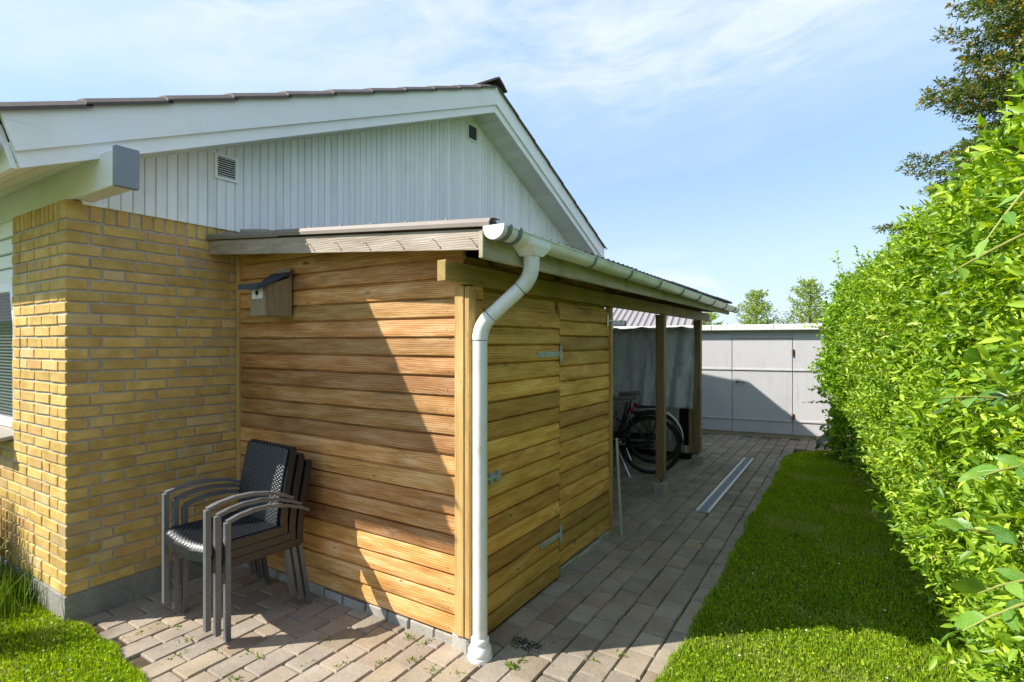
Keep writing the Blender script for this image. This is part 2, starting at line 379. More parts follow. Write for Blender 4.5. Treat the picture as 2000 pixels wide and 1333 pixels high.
PV = ((.222, .176, .126), (.312, .255, .186), (.40, .337, .255))
M['paver'] = gritty('concrete_paver', *PV, dark=(.13, .108, .085), var=.12)
M['paver_far'] = gritty('concrete_paver_far', *PV, island=True, dark=(.13, .108, .085), var=.12)
M['mortar'] = gritty('mortar', (.34, .315, .275), (.45, .42, .37), (.56, .525, .47), 6., 90., objvar=False)
M['plinth'] = gritty('concrete_plinth', (.17, .165, .145), (.26, .25, .22), (.36, .345, .31), 4., 45., bdist=.008, objvar=False)
M['block'] = gritty('concrete_block', (.25, .235, .20), (.36, .335, .29), (.46, .43, .38), 6., 60., bdist=.006)
M['soil'] = gritty('joint_soil', (.035, .026, .016), (.07, .052, .032), (.12, .095, .06), 5., 60., objvar=False)
M['earth'] = gritty('lawn_earth', (.02, .026, .008), (.035, .045, .012), (.055, .065, .022), 3., 50., objvar=False)
M['grassland'] = gritty('far_grass', (.07, .13, .012), (.12, .20, .02), (.17, .26, .03), .5, 20., objvar=False)

def leafy(name, c1, c2, c3, trans=.35, rough=.42, tcol=None, spec=.4, patch=None):
    m, g = new_mat(name); geo = g.n('ShaderNodeNewGeometry'); r = geo.outputs['Random Per Island']
    n = g.noise(geo.outputs['Position'], 2.3, 3, .55)
    f = g.math('ADD', g.math('MULTIPLY', r, .62), g.math('MULTIPLY', n, .42))
    c = g.ramp(f, [(.24, c1), (.56, c2), (.92, c3)])
    if patch: c = g.mix(g.math('MULTIPLY', g.smooth(g.noise(geo.outputs['Position'], patch[0], 3, .6), .5, .68), patch[2]), c, patch[1])
    p = g.n('ShaderNodeBsdfPrincipled', {'Base Color': c, 'Roughness': rough, 'Specular IOR Level': spec})
    t = g.n('ShaderNodeBsdfTranslucent', {'Color': g.hsv(c, .49, 1.1, 1.5)})
    mx = g.n('ShaderNodeMixShader', {0: trans, 1: p.outputs[0], 2: t.outputs[0]})
    g.nt.links.new(mx.outputs[0], g.n('ShaderNodeOutputMaterial').inputs[0]); return m
M['privet'] = leafy('privet_leaf', (.075, .17, .010), (.24, .40, .020), (.58, .72, .08), .30, patch=(1.7, (.10, .24, .018), .6))
M['snowberry'] = leafy('snowberry_leaf', (.08, .19, .010), (.20, .38, .016), (.44, .62, .05), .34, .5)
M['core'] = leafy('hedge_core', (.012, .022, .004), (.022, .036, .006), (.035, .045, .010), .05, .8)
M['grass'] = leafy('grass_blade', (.13, .24, .006), (.27, .42, .010), (.50, .60, .06), .42, .5, patch=(1.3, (.42, .44, .12), .62))
M['tuft'] = leafy('wild_grass', (.06, .12, .010), (.11, .20, .018), (.22, .28, .06), .3, .5)
M['weed'] = leafy('joint_weed', (.08, .14, .015), (.18, .26, .03), (.36, .36, .10), .25, .6)
M['moss'] = leafy('dark_moss', (.012, .018, .006), (.03, .04, .01), (.06, .07, .02), .05, .9)
M['conifer'] = leafy('conifer_needle', (.05, .085, .012), (.11, .16, .022), (.22, .27, .045), .25, .6)
M['cone'] = leafy('conifer_tip', (.30, .19, .03), (.42, .28, .05), (.52, .38, .09), .2, .7)
M['far_leaf'] = leafy('far_tree_leaf', (.16, .24, .03), (.28, .38, .05), (.42, .52, .10), .4, .6)
M['rhubarb'] = leafy('blue_green_leaf', (.018, .05, .028), (.035, .085, .045), (.07, .14, .085), .15, .45)

def big_leaf():
    m, g = new_mat('veined_leaf'); o = g.n('ShaderNodeTexCoord').outputs['Object']; r = g.n('ShaderNodeObjectInfo').outputs['Random']
    s = g.n('ShaderNodeSeparateXYZ', {0: o}); X, Y = s.outputs[0], s.outputs[1]
    ay = g.math('ABSOLUTE', Y)
    vein = g.math('SINE', g.math('MULTIPLY', g.math('SUBTRACT', X, g.math('MULTIPLY', ay, .75)), 520.))
    mid = g.smooth(ay, .0022, .0006)
    vm = g.math('MAXIMUM', g.smooth(vein, .82, 1.), mid)
    n = g.noise(o, 25., 4, .6)
    c = g.ramp(g.math('ADD', g.math('MULTIPLY', r, .6), g.math('MULTIPLY', n, .4)), [(.2, (.06, .16, .018)), (.5, (.12, .27, .025)), (.85, (.24, .40, .05))])
    c = g.mix(g.math('MULTIPLY', vm, .35), c, (.32, .45, .13))
    p = g.n('ShaderNodeBsdfPrincipled', {'Base Color': c, 'Roughness': .30, 'Specular IOR Level': .55})
    b = g.n('ShaderNodeBump', {'Strength': .5, 'Distance': .002, 'Height': g.math('SUBTRACT', n, vm)}); g.set(p.inputs['Normal'], b.outputs[0])
    t = g.n('ShaderNodeBsdfTranslucent', {'Color': g.hsv(c, .49, 1.1, 1.5)})
    mx = g.n('ShaderNodeMixShader', {0: .25, 1: p.outputs[0], 2: t.outputs[0]})
    g.nt.links.new(mx.outputs[0], g.n('ShaderNodeOutputMaterial').inputs[0]); return m
M['bigleaf'] = big_leaf()

def wicker():
    m, g = new_mat('black_wicker'); o = g.n('ShaderNodeTexCoord').outputs['Object']; n = g.noise(o, 60., 3, .6)
    c = g.ramp(n, [(.3, (.009, .010, .012)), (.7, (.022, .024, .028))])
    return finish(m, g, c, .36, spec=.5, bump=n, bstr=.2, bdist=.002)
M['wicker'] = wicker()
def tarp():
    m, g = new_mat('silver_tarpaulin'); o = g.n('ShaderNodeTexCoord').outputs['Object']
    n = g.noise(g.vmath('MULTIPLY', o, (1.6, 1., .7)), 5., 6, .65, 1.2); f = g.noise(g.vmath('MULTIPLY', o, (60., 60., 60.)), 1., 2, .6)
    wv = g.n('ShaderNodeTexBrick', {'Vector': g.vmath('MULTIPLY', g.n('ShaderNodeCombineXYZ', {0: g.n('ShaderNodeSeparateXYZ', {0: o}).outputs[0], 1: g.n('ShaderNodeSeparateXYZ', {0: o}).outputs[2]}).outputs[0], (3., 3., 3.)), 'Scale': 1.0, 'Mortar Size': .004})
    c = g.ramp(g.math('ADD', g.math('MULTIPLY', n, .7), g.math('MULTIPLY', f, .3)), [(.3, (.46, .485, .49)), (.5, (.66, .69, .69)), (.75, (.84, .87, .87))])
    return finish(m, g, c, .38, metal=.0, bump=g.math('ADD', n, g.math('MULTIPLY', f, .2)), bstr=.5, bdist=.02, spec=.5, extra=lambda g, s: g.n('ShaderNodeMixShader', {0: .45, 1: s, 2: g.n('ShaderNodeBsdfTranslucent', {'Color': c}).outputs[0]}).outputs[0])
M['tarp'] = tarp()

# ------------------------------------------------------------------ ground, paving, lawns
GX = -3.74                                   # face of the gable wall
PIER_Y = 1.225                               # face of the eaves wall
LAWN_X = -0.74
g0 = place('ground', MB().add([(-300, -300, -.09), (300, -300, -.09), (300, 300, -.09), (-300, 300, -.09)], [(0, 1, 2, 3)]), M['grassland']); tag(g0, kind='structure')
bed = MB()
bed.box(-3.76, LAWN_X + .01, 1.0, 10.6, -.085, -.014); bed.box(-3.2, LAWN_X + .01, -1.5, 1.0, -.085, -.014)
bed.box(LAWN_X + .01, 1.2, 9.1, 10.6, -.085, -.014); bed.box(-9, -3.76, 8.6, 10.6, -.085, -.014)
paving = place('paving', bed, M['soil']); tag(paving, kind='structure')

def lawn_edge(y):                            # ragged border of the grass
    e = LAWN_X + .010 * math.sin(y * 2.1) + .008 * math.sin(y * 6.7 + 1) + .006 * math.sin(y * 17. + 2)
    if y > 8.3: e += (y - 8.3) ** 2 * .75
    return e
def left_edge(x):
    return 1.235 + .02 * math.sin(x * 5.) - max(0., x + 3.0) * .10 + .012 * math.sin(x * 17)

PX, PY = .14, .21
def paver_mesh(i, lx=PX - .006, ly=PY - .006):
    rr = random.Random(100 + i); hx, hy = lx / 2, ly / 2; j = lambda a: rr.uniform(-a, a); vs = []
    cc = .0045
    def ring(ins, z, jt):
        out = []
        for sx_, sy_ in ((-1, -1), (1, -1), (1, 1), (-1, 1)):
            x_, y_ = sx_ * (hx - ins), sy_ * (hy - ins); c = cc * rr.uniform(.6, 1.4)
            a_ = (x_ - sx_ * c, y_); b_ = (x_, y_ - sy_ * c)
            pr = [a_, b_] if sx_ * sy_ < 0 else [b_, a_]
            if sx_ < 0 and sy_ < 0: pr = [b_, a_]
            if sx_ > 0 and sy_ < 0: pr = [a_, b_]
            if sx_ > 0 and sy_ > 0: pr = [b_, a_]
            if sx_ < 0 and sy_ > 0: pr = [a_, b_]
            out += [(p[0] + j(jt), p[1] + j(jt), z + j(jt * .4)) for p in pr]
        return out
    rr2 = rr.random()
    r0 = ring(0, -.05, 0); rr.seed(100 + i); r1 = ring(0, -.007, .0012); rr.seed(100 + i); r2 = ring(.006, 0, .0015)
    n = 8; vs = r0 + r1 + r2 + [(0, 0, .0012)]
    fs = [(k, (k + 1) % n, n + (k + 1) % n, n + k) for k in range(n)] + [(n + k, n + (k + 1) % n, 2 * n + (k + 1) % n, 2 * n + k) for k in range(n)]
    fs += [(2 * n + k, 2 * n + (k + 1) % n, 3 * n) for k in range(n)]
    return vs, fs
PM = [paver_mesh(i) for i in range(7)]
HM = [paver_mesh(20 + i, ly=PY / 2 - .006) for i in range(3)]
def project(x, y, z=0.):
    S_, C_ = math.sin(YAW), math.cos(YAW); xc = C_ * x + S_ * y; zc = -S_ * x + C_ * y
    if zc < .3: return None
    return (1000 + 1050 * xc / zc, 670 - 1050 * (z - 1.59) / zc, zc)
cells = []
x = -3.64 - .02
kcol = 0
xs = [-2.80 + PX * (k - 6) for k in range(0, 15)]
prs = random.Random(3)
for k, x0 in enumerate([-2.80 + PX * q for q in range(-7, 15)]):
    off = (k % 2) * PY / 2 + prs.uniform(-.012, .012)
    y = -1.3 + off
    while y < 10.3:
        cx, cy_ = x0 + PX / 2, y + PY / 2; y += PY
        if cx < GX - .06: continue
        if cx < -2.78 and cy_ < 1.26: continue
        if -3.74 < cx < -1.70 and 2.33 < cy_ < 4.12: continue
        if cy_ > 9.80 + (cx + 2.1) * .145: continue
        cells.append((cx, cy_))
for q in range(0, 9):                         # strip in front of the garage, right of the path
    for w in range(6):
        cx = -.63 + PX * q; cy_ = 9.2 + PY * w
        if cy_ < 9.86 + (cx + 2.1) * .145: cells.append((cx, cy_))
def seen(c):
    p = project(*c)
    if p is None: return 0.
    if not (-60 < p[0] < 2060 and p[1] < 1400): return 0.
    hide = 1.0
    if c[0] < -1.72 and c[1] > 4.1: hide = .12
    if c[0] > -.74: hide = .3
    return hide / p[2] ** 3
cells.sort(key=lambda c: -seen(c))
pm = []
for i, (v_, f_) in enumerate(PM): pm.append(MB().add(v_, f_).mesh('paver_%d' % i)); pm[-1].materials.append(M['paver'])
far = MB()
for i, (cx, cy_) in enumerate(cells):
    tilt = (prs.gauss(0, .006), prs.gauss(0, .006), prs.gauss(0, .008)); z = prs.gauss(0, .0022) - .001
    if prs.random() < .03: z -= .006
    q = prs.randrange(len(PM)); flip = prs.choice((0, math.pi))
    if i < 300:
        place('paver', pm[q], None, paving, (cx + prs.gauss(0, .0012), cy_ + prs.gauss(0, .0015), z), Euler((tilt[0], tilt[1], tilt[2] + flip)))
    elif project(cx, cy_) is not None:
        mt = Matrix.Translation((cx, cy_, z)) @ Euler((tilt[0], tilt[1], tilt[2] + flip)).to_matrix().to_4x4()
        far.add([mt @ Vector(p) for p in PM[q][0]], PM[q][1])
fo = place('pavers', far, M['paver_far'], paving); tag(fo, kind='stuff')

# lawns: earth sheet plus blades
ys = [1.0 - 2.6 + .1 * i for i in range(110)]
vs = []
for y in ys: vs += [(lawn_edge(y), y, 0.002), (2.2, y, .006)]
lawn = place('lawn', MB().add(vs, [(2 * i, 2 * i + 1, 2 * i + 3, 2 * i + 2) for i in range(len(ys) - 1) if ys[i] < 9.25]), M['earth']); tag(lawn, kind='structure')
xl = [-9 + .1 * i for i in range(64)]
vs = []
for x in xl: vs += [(x, left_edge(x), .004), (x, -4, .004)]
lawn2 = place('lawn', MB().add(vs, [(2 * i, 2 * i + 1, 2 * i + 3, 2 * i + 2) for i in range(len(xl) - 1)]), M['earth']); tag(lawn2, kind='structure')

rs = np.random.RandomState(5)
def blades(name, P, h, w, lean=.5):
    n = len(P); a = rs.uniform(0, 2 * np.pi, n); ln = np.abs(rs.normal(0, lean, n)); la = rs.uniform(0, 2 * np.pi, n)
    s = np.stack([np.cos(a), np.sin(a), np.zeros(n)], 1) * (w * rs.uniform(.7, 1.3, n))[:, None] * .5
    H = h * rs.uniform(.55, 1.25, n)
    tip = P + np.stack([np.cos(la) * ln * H, np.sin(la) * ln * H, H * np.maximum(.35, 1 - .45 * ln)], 1)
    mid = P + (tip - P) * .5 + np.array([0, 0, 1.]) * (H * .12)[:, None]
    V = np.stack([P - s, P + s, mid - s * .85, mid + s * .85, tip], 1).reshape(-1, 3)
    T = np.array([[0, 1, 3], [0, 3, 2], [2, 3, 4]])[None] + (np.arange(n) * 5)[:, None, None]
    return np_mesh(name, V, T.reshape(-1, 3))
n = 190000
Y = 2.0 + (9.35 - 2.0) * rs.rand(n) ** 1.9; e = np.array([lawn_edge(y) for y in Y]); X = e - .02 + (0.75 - e) * rs.rand(n)
keep = (Y < 9.3)
P = np.stack([X, Y, np.full(n, .0)], 1)[keep]
grass = place('grass', blades('grass', P, .027 + .005 * (P[:, 1] > 5), .0034 + .0009 * (P[:, 1] - 2)), M['grass']); tag(grass, 'short mown grass between the paved path and the hedge', 'grass', kind='stuff')
n = 60000
X = rs.uniform(-5.2, -2.72, n); e = np.array([left_edge(x) for x in X]); Y = e + .015 - 1.1 * rs.rand(n) ** 1.5
P = np.stack([X, Y, np.zeros(n)], 1)
grass2 = place('grass', blades('grass', P, .034, .0036), M['grass']); tag(grass2, 'short sunlit grass in front of the brick corner', 'grass', kind='stuff')
# clover-like leaves among the grass
n = 5200
Y = 2.1 + 4. * rs.rand(n) ** 1.8; X = -.70 + 1.2 * rs.rand(n)
P1 = np.stack([X, Y, rs.uniform(.018, .034, n)], 1)
X = rs.uniform(-4.9, -2.75, n // 2); P2 = np.stack([X, np.array([left_edge(x) for x in X]) - .6 * rs.rand(n // 2) ** 1.3, rs.uniform(.02, .04, n // 2)], 1)
for Pq, lab in ((P1, 'small clover leaves in the lawn beside the hedge'), (P2, 'small clover leaves in the lawn by the brick corner')):
    A = rs.normal(size=(len(Pq), 3)) * np.array([1, 1, .25])
    o = place('clover', leaf_mesh('clover', Pq, A, .014, .013, rs, .1, .05, .55), M['grass']); tag(o, lab, 'clover', kind='stuff')

# ------------------------------------------------------------------ the house
house = thing('house', 'yellow brick house with white boarded gable and dark tiled roof', 'house', (GX - 3, 5.0, 0))
wall = MB()
WF = GX - .009
wall.box(-4.62, WF, PIER_Y + .009, 8.1, .15, 2.40)                       # pier and gable wall body
wall.box(-9.0, -4.62, PIER_Y + .009, 1.5, .15, .98)                      # under the window
wall.box(-9.0, -4.62, 1.5, 8.1, .15, 2.40)
place('wall', wall, M['mortar'], house)
pl = MB(); pl.bbox(-9.0, GX + .004, PIER_Y - .004, 8.1, -.08, .156, .004)
place('plinth', pl, M['plinth'], house)
# bricks
H_B, C_B = .0547, .0667
bmesh_cache = {}
brs = random.Random(21)
def brick(x0, x1, y0, y1, z0, z1):
    dx, dy, dz = round(x1 - x0, 3), round(y1 - y0, 3), round(z1 - z0, 3); k = (dx, dy, dz, brs.randrange(4))
    if k not in bmesh_cache:
        mb = MB(); mb.bbox(-dx / 2, dx / 2, -dy / 2, dy / 2, -dz / 2, dz / 2, .0035, jit=.0022, r=brs)
        bmesh_cache[k] = mb.mesh('brick'); bmesh_cache[k].materials.append(M['brick'])
    place('brick', bmesh_cache[k], None, house, ((x0 + x1) / 2 + brs.gauss(0, .0008), (y0 + y1) / 2 + brs.gauss(0, .0008), (z0 + z1) / 2), Euler((brs.gauss(0, .003), brs.gauss(0, .003), 0)))
J = .012; D = .03
SILL_Z = .985
for i in range(32):
    z0 = .157 + i * C_B + .006; z1 = z0 + H_B
    ri = .108 if i % 2 == 0 else .168; le = .228 if i % 2 == 0 else .108
    brick(GX - le, GX, PIER_Y, PIER_Y + ri, z0, z1)
    y = PIER_Y + ri + J; pat = brs.choice([[.228] * 6, [.108] + [.228] * 6, [.228, .228, .108, .228, .228], [.228, .108, .228, .228, .228]])
    if i % 2: pat = brs.choice([[.108] + [.228] * 5, [.228] * 6, [.228, .228, .108, .228]])
    for L in pat:
        if y > 2.30: break
        y1 = min(y + L, 2.42); brick(GX - D, GX, y, y1, z0, z1); y = y1 + J
    end = -4.60 if z1 > SILL_Z else -4.98
    x = GX - le - J; pat = brs.choice([[.228, .228, .108, .228, .228, .228], [.108, .228, .228, .228, .228, .228], [.228, .228, .228, .228, .228, .228]])
    for L in pat:
        if x < end + .03: break
        x0 = max(x - L, end); brick(x0, x, PIER_Y, PIER_Y + D, z0, z1); x = x0 - J
z0, z1 = .157 + 32 * C_B + .006, 2.402
brick(GX - .108, GX, PIER_Y, PIER_Y + .108, z0, z1)
y = PIER_Y + .108 + J
while y < 2.42: brick(GX - D, GX, y, y + .055, z0, z1); y += .055 + J
x = GX - .108 - J
while x > -4.58: brick(x - .055, x, PIER_Y, PIER_Y + D, z0, z1); x -= .055 + J

# gable triangle: vertical white boards
RIDGE_Y, PITCH = 5.05, .429
Y_END = 8.19
def zs(y): return 4.213 - PITCH * abs(y - RIDGE_Y)       # underside of the verge soffit
place('gable_backing', MB().prism([(1.30, 2.395), (1.30, zs(1.30) + .02), (RIDGE_Y, zs(RIDGE_Y) + .02), (8.1, zs(8.1) + .02), (8.1, 2.395)], 'x', GX - .2, GX - .022), M['white'], house)
bp = .0647; y = 1.30
while y < 8.05:
    y1 = y + bp - .0035
    poly_b = [(y, 2.388), (y1, 2.388), (y1, zs(y1) + .01), (y, zs(y) + .01)]
    if y < RIDGE_Y < y1: poly_b = [(y, 2.388), (y1, 2.388), (y1, zs(y1)), (RIDGE_Y, zs(RIDGE_Y)), (y, zs(y))]
    cxm = (y + y1) / 2; rr = brs.uniform(-.0008, .0008)
    mb = MB(); b = .004
    zt0, zt1 = zs(y) + .012, zs(y1) + .012
    X0, X1 = GX - .02, GX + .014 + rr
    mb.add([(X0, y - cxm, 2.388), (X0, y1 - cxm, 2.388), (X1 - b, y - cxm, 2.388), (X1, y + b - cxm, 2.388), (X1, y1 - b - cxm, 2.388), (X1 - b, y1 - cxm, 2.388),
            (X0, y - cxm, zt0), (X0, y1 - cxm, zt1), (X1 - b, y - cxm, zt0), (X1, y + b - cxm, zt0), (X1, y1 - b - cxm, zt1), (X1 - b, y1 - cxm, zt1)],
           [(0, 1, 5, 4, 3, 2), (6, 8, 9, 10, 11, 7), (0, 2, 8, 6), (2, 3, 9, 8), (3, 4, 10, 9), (4, 5, 11, 10), (5, 1, 7, 11)])
    place('gable_board', mb, M['white'], house, (0, cxm, 0)); y += bp
# vents
for (va, vb, vz0, vz1) in ((2.055, 2.215, 2.735, 2.905), (4.955, 5.145, 3.94, 4.125)):
    v = place('vent', MB().box(GX, GX + .0185, va, vb, vz0, vz1), M['black'], house, (0, 0, 0))
    fr = MB(); w = .016
    fr.bbox(GX, GX + .030, va - .004, va + w, vz0 - .004, vz1 + .004, .003); fr.bbox(GX, GX + .030, vb - w, vb + .004, vz0 - .004, vz1 + .004, .003)
    fr.bbox(GX, GX + .0295, va + w, vb - w, vz0 - .004, vz0 + w, .003); fr.bbox(GX, GX + .0295, va + w, vb - w, vz1 - w, vz1 + .004, .003)
    place('vent_frame', fr, M['white_trim'], v)
    nsl = 9
    for q in range(nsl):
        zq = vz0 + w + (vz1 - vz0 - 2 * w) * (q + .5) / nsl
        sm = MB().box(-.004, .004, va + w, vb - w, -.0022, .0022, Matrix.Rotation(R(25), 4, 'Y'))
        place('slat', sm, M['white_trim'] if vz0 < 3 else M['bracket'], v, (GX + .024, 0, zq))
# verge: soffit boards, barge boards, tiles
BX = -3.425
def slope_box(name, mat, y0, y1, x0, x1, d0, d1, parent=house, loc=None):
    """board following the roof slope between y0 and y1, d0..d1 above the soffit line"""
    mb = MB(); vs = []
    for y in (y0, y1):
        for dd in (d0, d1):
            for x in (x0, x1): vs.append((x, y - y0, zs(y) + dd - zs(y0)))
    mb.add(vs, [(0, 1, 3, 2), (4, 6, 7, 5), (0, 4, 5, 1), (2, 3, 7, 6), (0, 2, 6, 4), (1, 5, 7, 3)])
    return place(name, mb, mat, parent, (0, y0, zs(y0)))
y = .93
while y < Y_END - .02:
    y1 = min(y + .118, Y_END)
    if y < RIDGE_Y < y1: y1 = RIDGE_Y
    slope_box('soffit_board', M['soffit'], y, y1 - .005, GX - .03 if y > 1.25 else -9., BX, 0.0, .016); y = y1
Y0 = .93
for (x0, x1, d0, d1) in ((BX, BX + .024, -.012, .12), (BX + .024, BX + .047, .07, .283)):
    bb = MB(); ya, yb = .935 - d0 * .30, .935 - d1 * .30
    bb.add([(x, y, zs(y) + dd) for x in (x0, x1) for (y, dd) in ((ya, d0), (RIDGE_Y, d0), (RIDGE_Y, d1), (yb, d1))], [(0, 1, 2, 3)[::-1], (4, 5, 6, 7), (0, 4, 7, 3)[::-1], (0, 1, 5, 4), (1, 2, 6, 5), (2, 3, 7, 6)])
    place('barge_board', bb, M['white_trim'], house)
    slope_box('barge_board', M['white_trim'], RIDGE_Y, Y_END, x0, x1, d0, d1)
# eaves soffit and fascia running away to the left
fa = MB(); fa.add([(x, yy, zz) for x in (-9., BX + .0) for (yy, zz) in ((.935, 2.435), (.91, 2.435), (.85, 2.63), (.875, 2.63))], [(0, 1, 2, 3)[::-1], (4, 5, 6, 7), (0, 4, 5, 1)[::-1], (1, 5, 6, 2)[::-1], (2, 6, 7, 3)[::-1], (3, 7, 4, 0)[::-1]])
place('fascia_board', fa, M['white_trim'], house)
gm = MB()
sect = [(.07 * math.cos(t), .07 * math.sin(t)) for t in np.linspace(math.pi, 2 * math.pi, 9)] + [(.066 * math.cos(t), .066 * math.sin(t)) for t in np.linspace(2 * math.pi, math.pi, 9)]
gm.prism([(.772 + u, 2.555 + w) for u, w in sect], 'x', -9., BX + .01)
place('eaves_gutter', gm, M['bracket'], house)
# projecting purlin with a zinc cap
bm = MB(); bm.bbox(-9., -3.225, 1.262, 1.362, 2.41, 2.60, .004)
beam = place('beam', bm, M['white_trim'], house)
cp = MB(); cp.bbox(-3.235, -3.20, 1.256, 1.368, 2.402, 2.612, .003)
place('end_cap', cp, M['zinc'], beam)
place('wall_lath', MB().box(GX + .003, GX + .02, 1.30, 1.40, 2.385, 2.408), M['white_trim'], house)
# roof body and verge tiles
rb = MB()
for sgn in (0, 1):
    ya, yb = (.765, RIDGE_Y) if sgn == 0 else (RIDGE_Y, Y_END + .06)
    vs = [(x, y, zs(y) + dd) for y in (ya, yb) for dd in (.270, .296) for x in (-12., BX + .02)]
    rb.add(vs, [(0, 1, 3, 2), (4, 6, 7, 5), (0, 4, 5, 1), (2, 3, 7, 6), (0, 2, 6, 4), (1, 5, 7, 3)])
roof = place('roof', rb, M['tile'], house)
def verge_tile(y0, y1, up):
    mb = MB(); n = 7; vs = []
    for (y, lift) in ((y0, .015 if up else .003), (y1, .003 if up else .015)):
        for k in range(n):
            t = k / (n - 1); x = BX - .16 + t * .235; zz = .297 + lift + .010 * math.sin(math.pi * min(1, t * 1.1)) - (.030 * max(0, (t - .75) / .25) ** 2)
            vs.append((x, y, zs(y) + zz))
        for k in range(n):
            t = k / (n - 1); x = BX - .16 + t * .235; zz = .281 + lift + .010 * math.sin(math.pi * min(1, t * 1.1)) - (.034 * max(0, (t - .75) / .25) ** 2)
            vs.append((x, y, zs(y) + zz))
    fs = []; m = 2 * n
    for k in range(n - 1): fs += [(k, k + 1, m + k + 1, m + k), (n + k, m + n + k, m + n + k + 1, n + k + 1), (k, n + k, n + k + 1, k + 1), (m + k, m + k + 1, m + n + k + 1, m + n + k)]
    fs += [(0, m, m + n, n), (n - 1, 2 * n - 1, m + 2 * n - 1, m + n - 1)]
    c = Vector((BX, (y0 + y1) / 2, zs(y0) + .3)); mb.add([Vector(p) - c for p in vs], fs)
    o = place('verge_tile', mb, M['tile'], roof, c); return o
ye = [.75, 1.185, 1.58, 1.975, 2.37, 2.765, 3.16, 3.555, 3.95, 4.345, 4.70, 5.0]
for a_, b_ in zip(ye[:-1], ye[1:]): verge_tile(a_, b_ + .03, True)
yy = [5.1 + .395 * k for k in range(8)] + [Y_END + .06]
for a_, b_ in zip(yy[:-1], yy[1:]): verge_tile(a_ - .03, b_, False)
for k in range(8):
    rt = MB(); x1 = BX + .085 - k * .4; x0 = x1 - .43
    vs = []
    for x in (x0, x1):
        for (dy, dz) in ((-.17, .348), (-.09, .378), (0, .405), (.09, .378), (.17, .340), (.16, .325), (.0, .385), (-.16, .33)):
            vs.append((x, RIDGE_Y + dy, zs(RIDGE_Y) - .429 * abs(dy) * .55 + dz - .03))
    rt.add(vs, [tuple(range(8))[::-1], tuple(range(8, 16))] + [(i, (i + 1) % 8, 8 + (i + 1) % 8, 8 + i) for i in range(8)])
    place('ridge_tile', rt, M['tile'], roof)
# window beside the pier: boards above it, tilted top-hung sash, blind, sill
win = place('window', MB().box(-9., -4.62, 1.40, 1.44, .99, 2.0), M['black'], house)
lt = MB()
for q, (za, zb, yo) in enumerate(((2.30, 2.40, 1.25), (2.20, 2.295, 1.27), (2.11, 2.195, 1.29), (2.0, 2.105, 1.31))): lt.bbox(-9., -4.605, yo, 1.46, za, zb, .004)
place('head_board', lt, M['soffit'], win)
jb = MB(); jb.bbox(-4.665, -4.605, 1.30, 1.46, .99, 2.0, .004)
place('jamb', jb, M['wood_box'], win)
TM = Matrix.Translation((0, 1.262, 1.99)) @ Matrix.Rotation(R(4.0), 4, 'X')
sh = MB(); sh.bbox(-4.725, -4.668, -.02, .03, -.99, 0, .004, TM); sh.bbox(-8., -4.725, -.02, .03, -.99, -.93, .004, TM); sh.bbox(-8., -4.725, -.02, .03, -.06, 0, .004, TM)
sash = place('sash', sh, M['white_trim'], win)
pn = MB(); pn.box(-8., -4.725, .0, .008, -.93, -.06, TM); place('pane', pn, M['glass'], sash)
slm = MB().box(-3.2, 0, -.012, .012, -.001, .001, Matrix.Rotation(R(35), 4, 'X')).mesh('slat'); slm.materials.append(M['blind'])
for q in range(42): place('blind_slat', slm, None, win, (-4.70, 1.375, 1.01 + q * .0235))
sl = MB(); sl.bbox(-9., -4.61, 1.09, 1.42, .955, .983, .005, Matrix.Translation((0, 1.2, .97)) @ Matrix.Rotation(R(7), 4, 'X') @ Matrix.Translation((0, -1.2, -.97)))
place('sill', sl, M['sill'], win)

# ------------------------------------------------------------------ lean-to shed with carport roof
shed = thing('lean_to_shed', 'brown boarded lean-to shed with open carport and corrugated roof against the gable', 'shed', (-2.7, 3.2, 0))
FY, SX = 2.23, -1.665
def zr(x): return 2.300 - (x - GX) * .0770               # underside of the roof sheet
place('inner_wall', MB().prism([(GX + .01, 0), (-1.71, 0), (-1.71, zr(-1.71) - .10), (GX + .01, zr(GX) - .10)], 'y', 2.262, 4.15), M['wood_side'], shed)
prng = random.Random(12)
def plank_mesh(L, axis, h=.118, segs=7, seed=0):
    """lapped weatherboard centred at its origin, running along an axis, face towards -y (front) or +x (side)"""
    r = random.Random(seed); prof = [(.0, -h / 2), (.019, -h / 2), (.0245, -h / 2 + .005), (.0255, -h / 2 + .03), (.0195, h / 2 - .026), (.005, h / 2 - .021), (.005, h / 2), (0, h / 2)]
    mb = MB(); vs = []
    for k in range(segs + 1):
        t = -L / 2 + L * k / segs; dz = r.gauss(0, .0007); dn = r.gauss(0, .0008)
        for (nrm, z) in prof:
            nn = nrm + (dn if nrm > 0 else 0)
            vs.append((t, -nn, z + dz) if axis == 'x' else (nn, t, z + dz))
    n = len(prof); fs = []
    for k in range(segs):
        for i in range(n):
            j = (i + 1) % n; fs.append((k * n + i, k * n + j, (k + 1) * n + j, (k + 1) * n + i))
    fs += [tuple(range(n)), tuple(segs * n + i for i in range(n))[::-1]]
    if axis == 'x': fs = [f[::-1] for f in fs]
    mb.add(vs, fs); return mb.mesh('plank')
EXP = .1045
fm = [plank_mesh(2.03, 'x', seed=i) for i in range(5)]
for me in fm: me.materials.append(M['wood'])
z = .057
k = 0
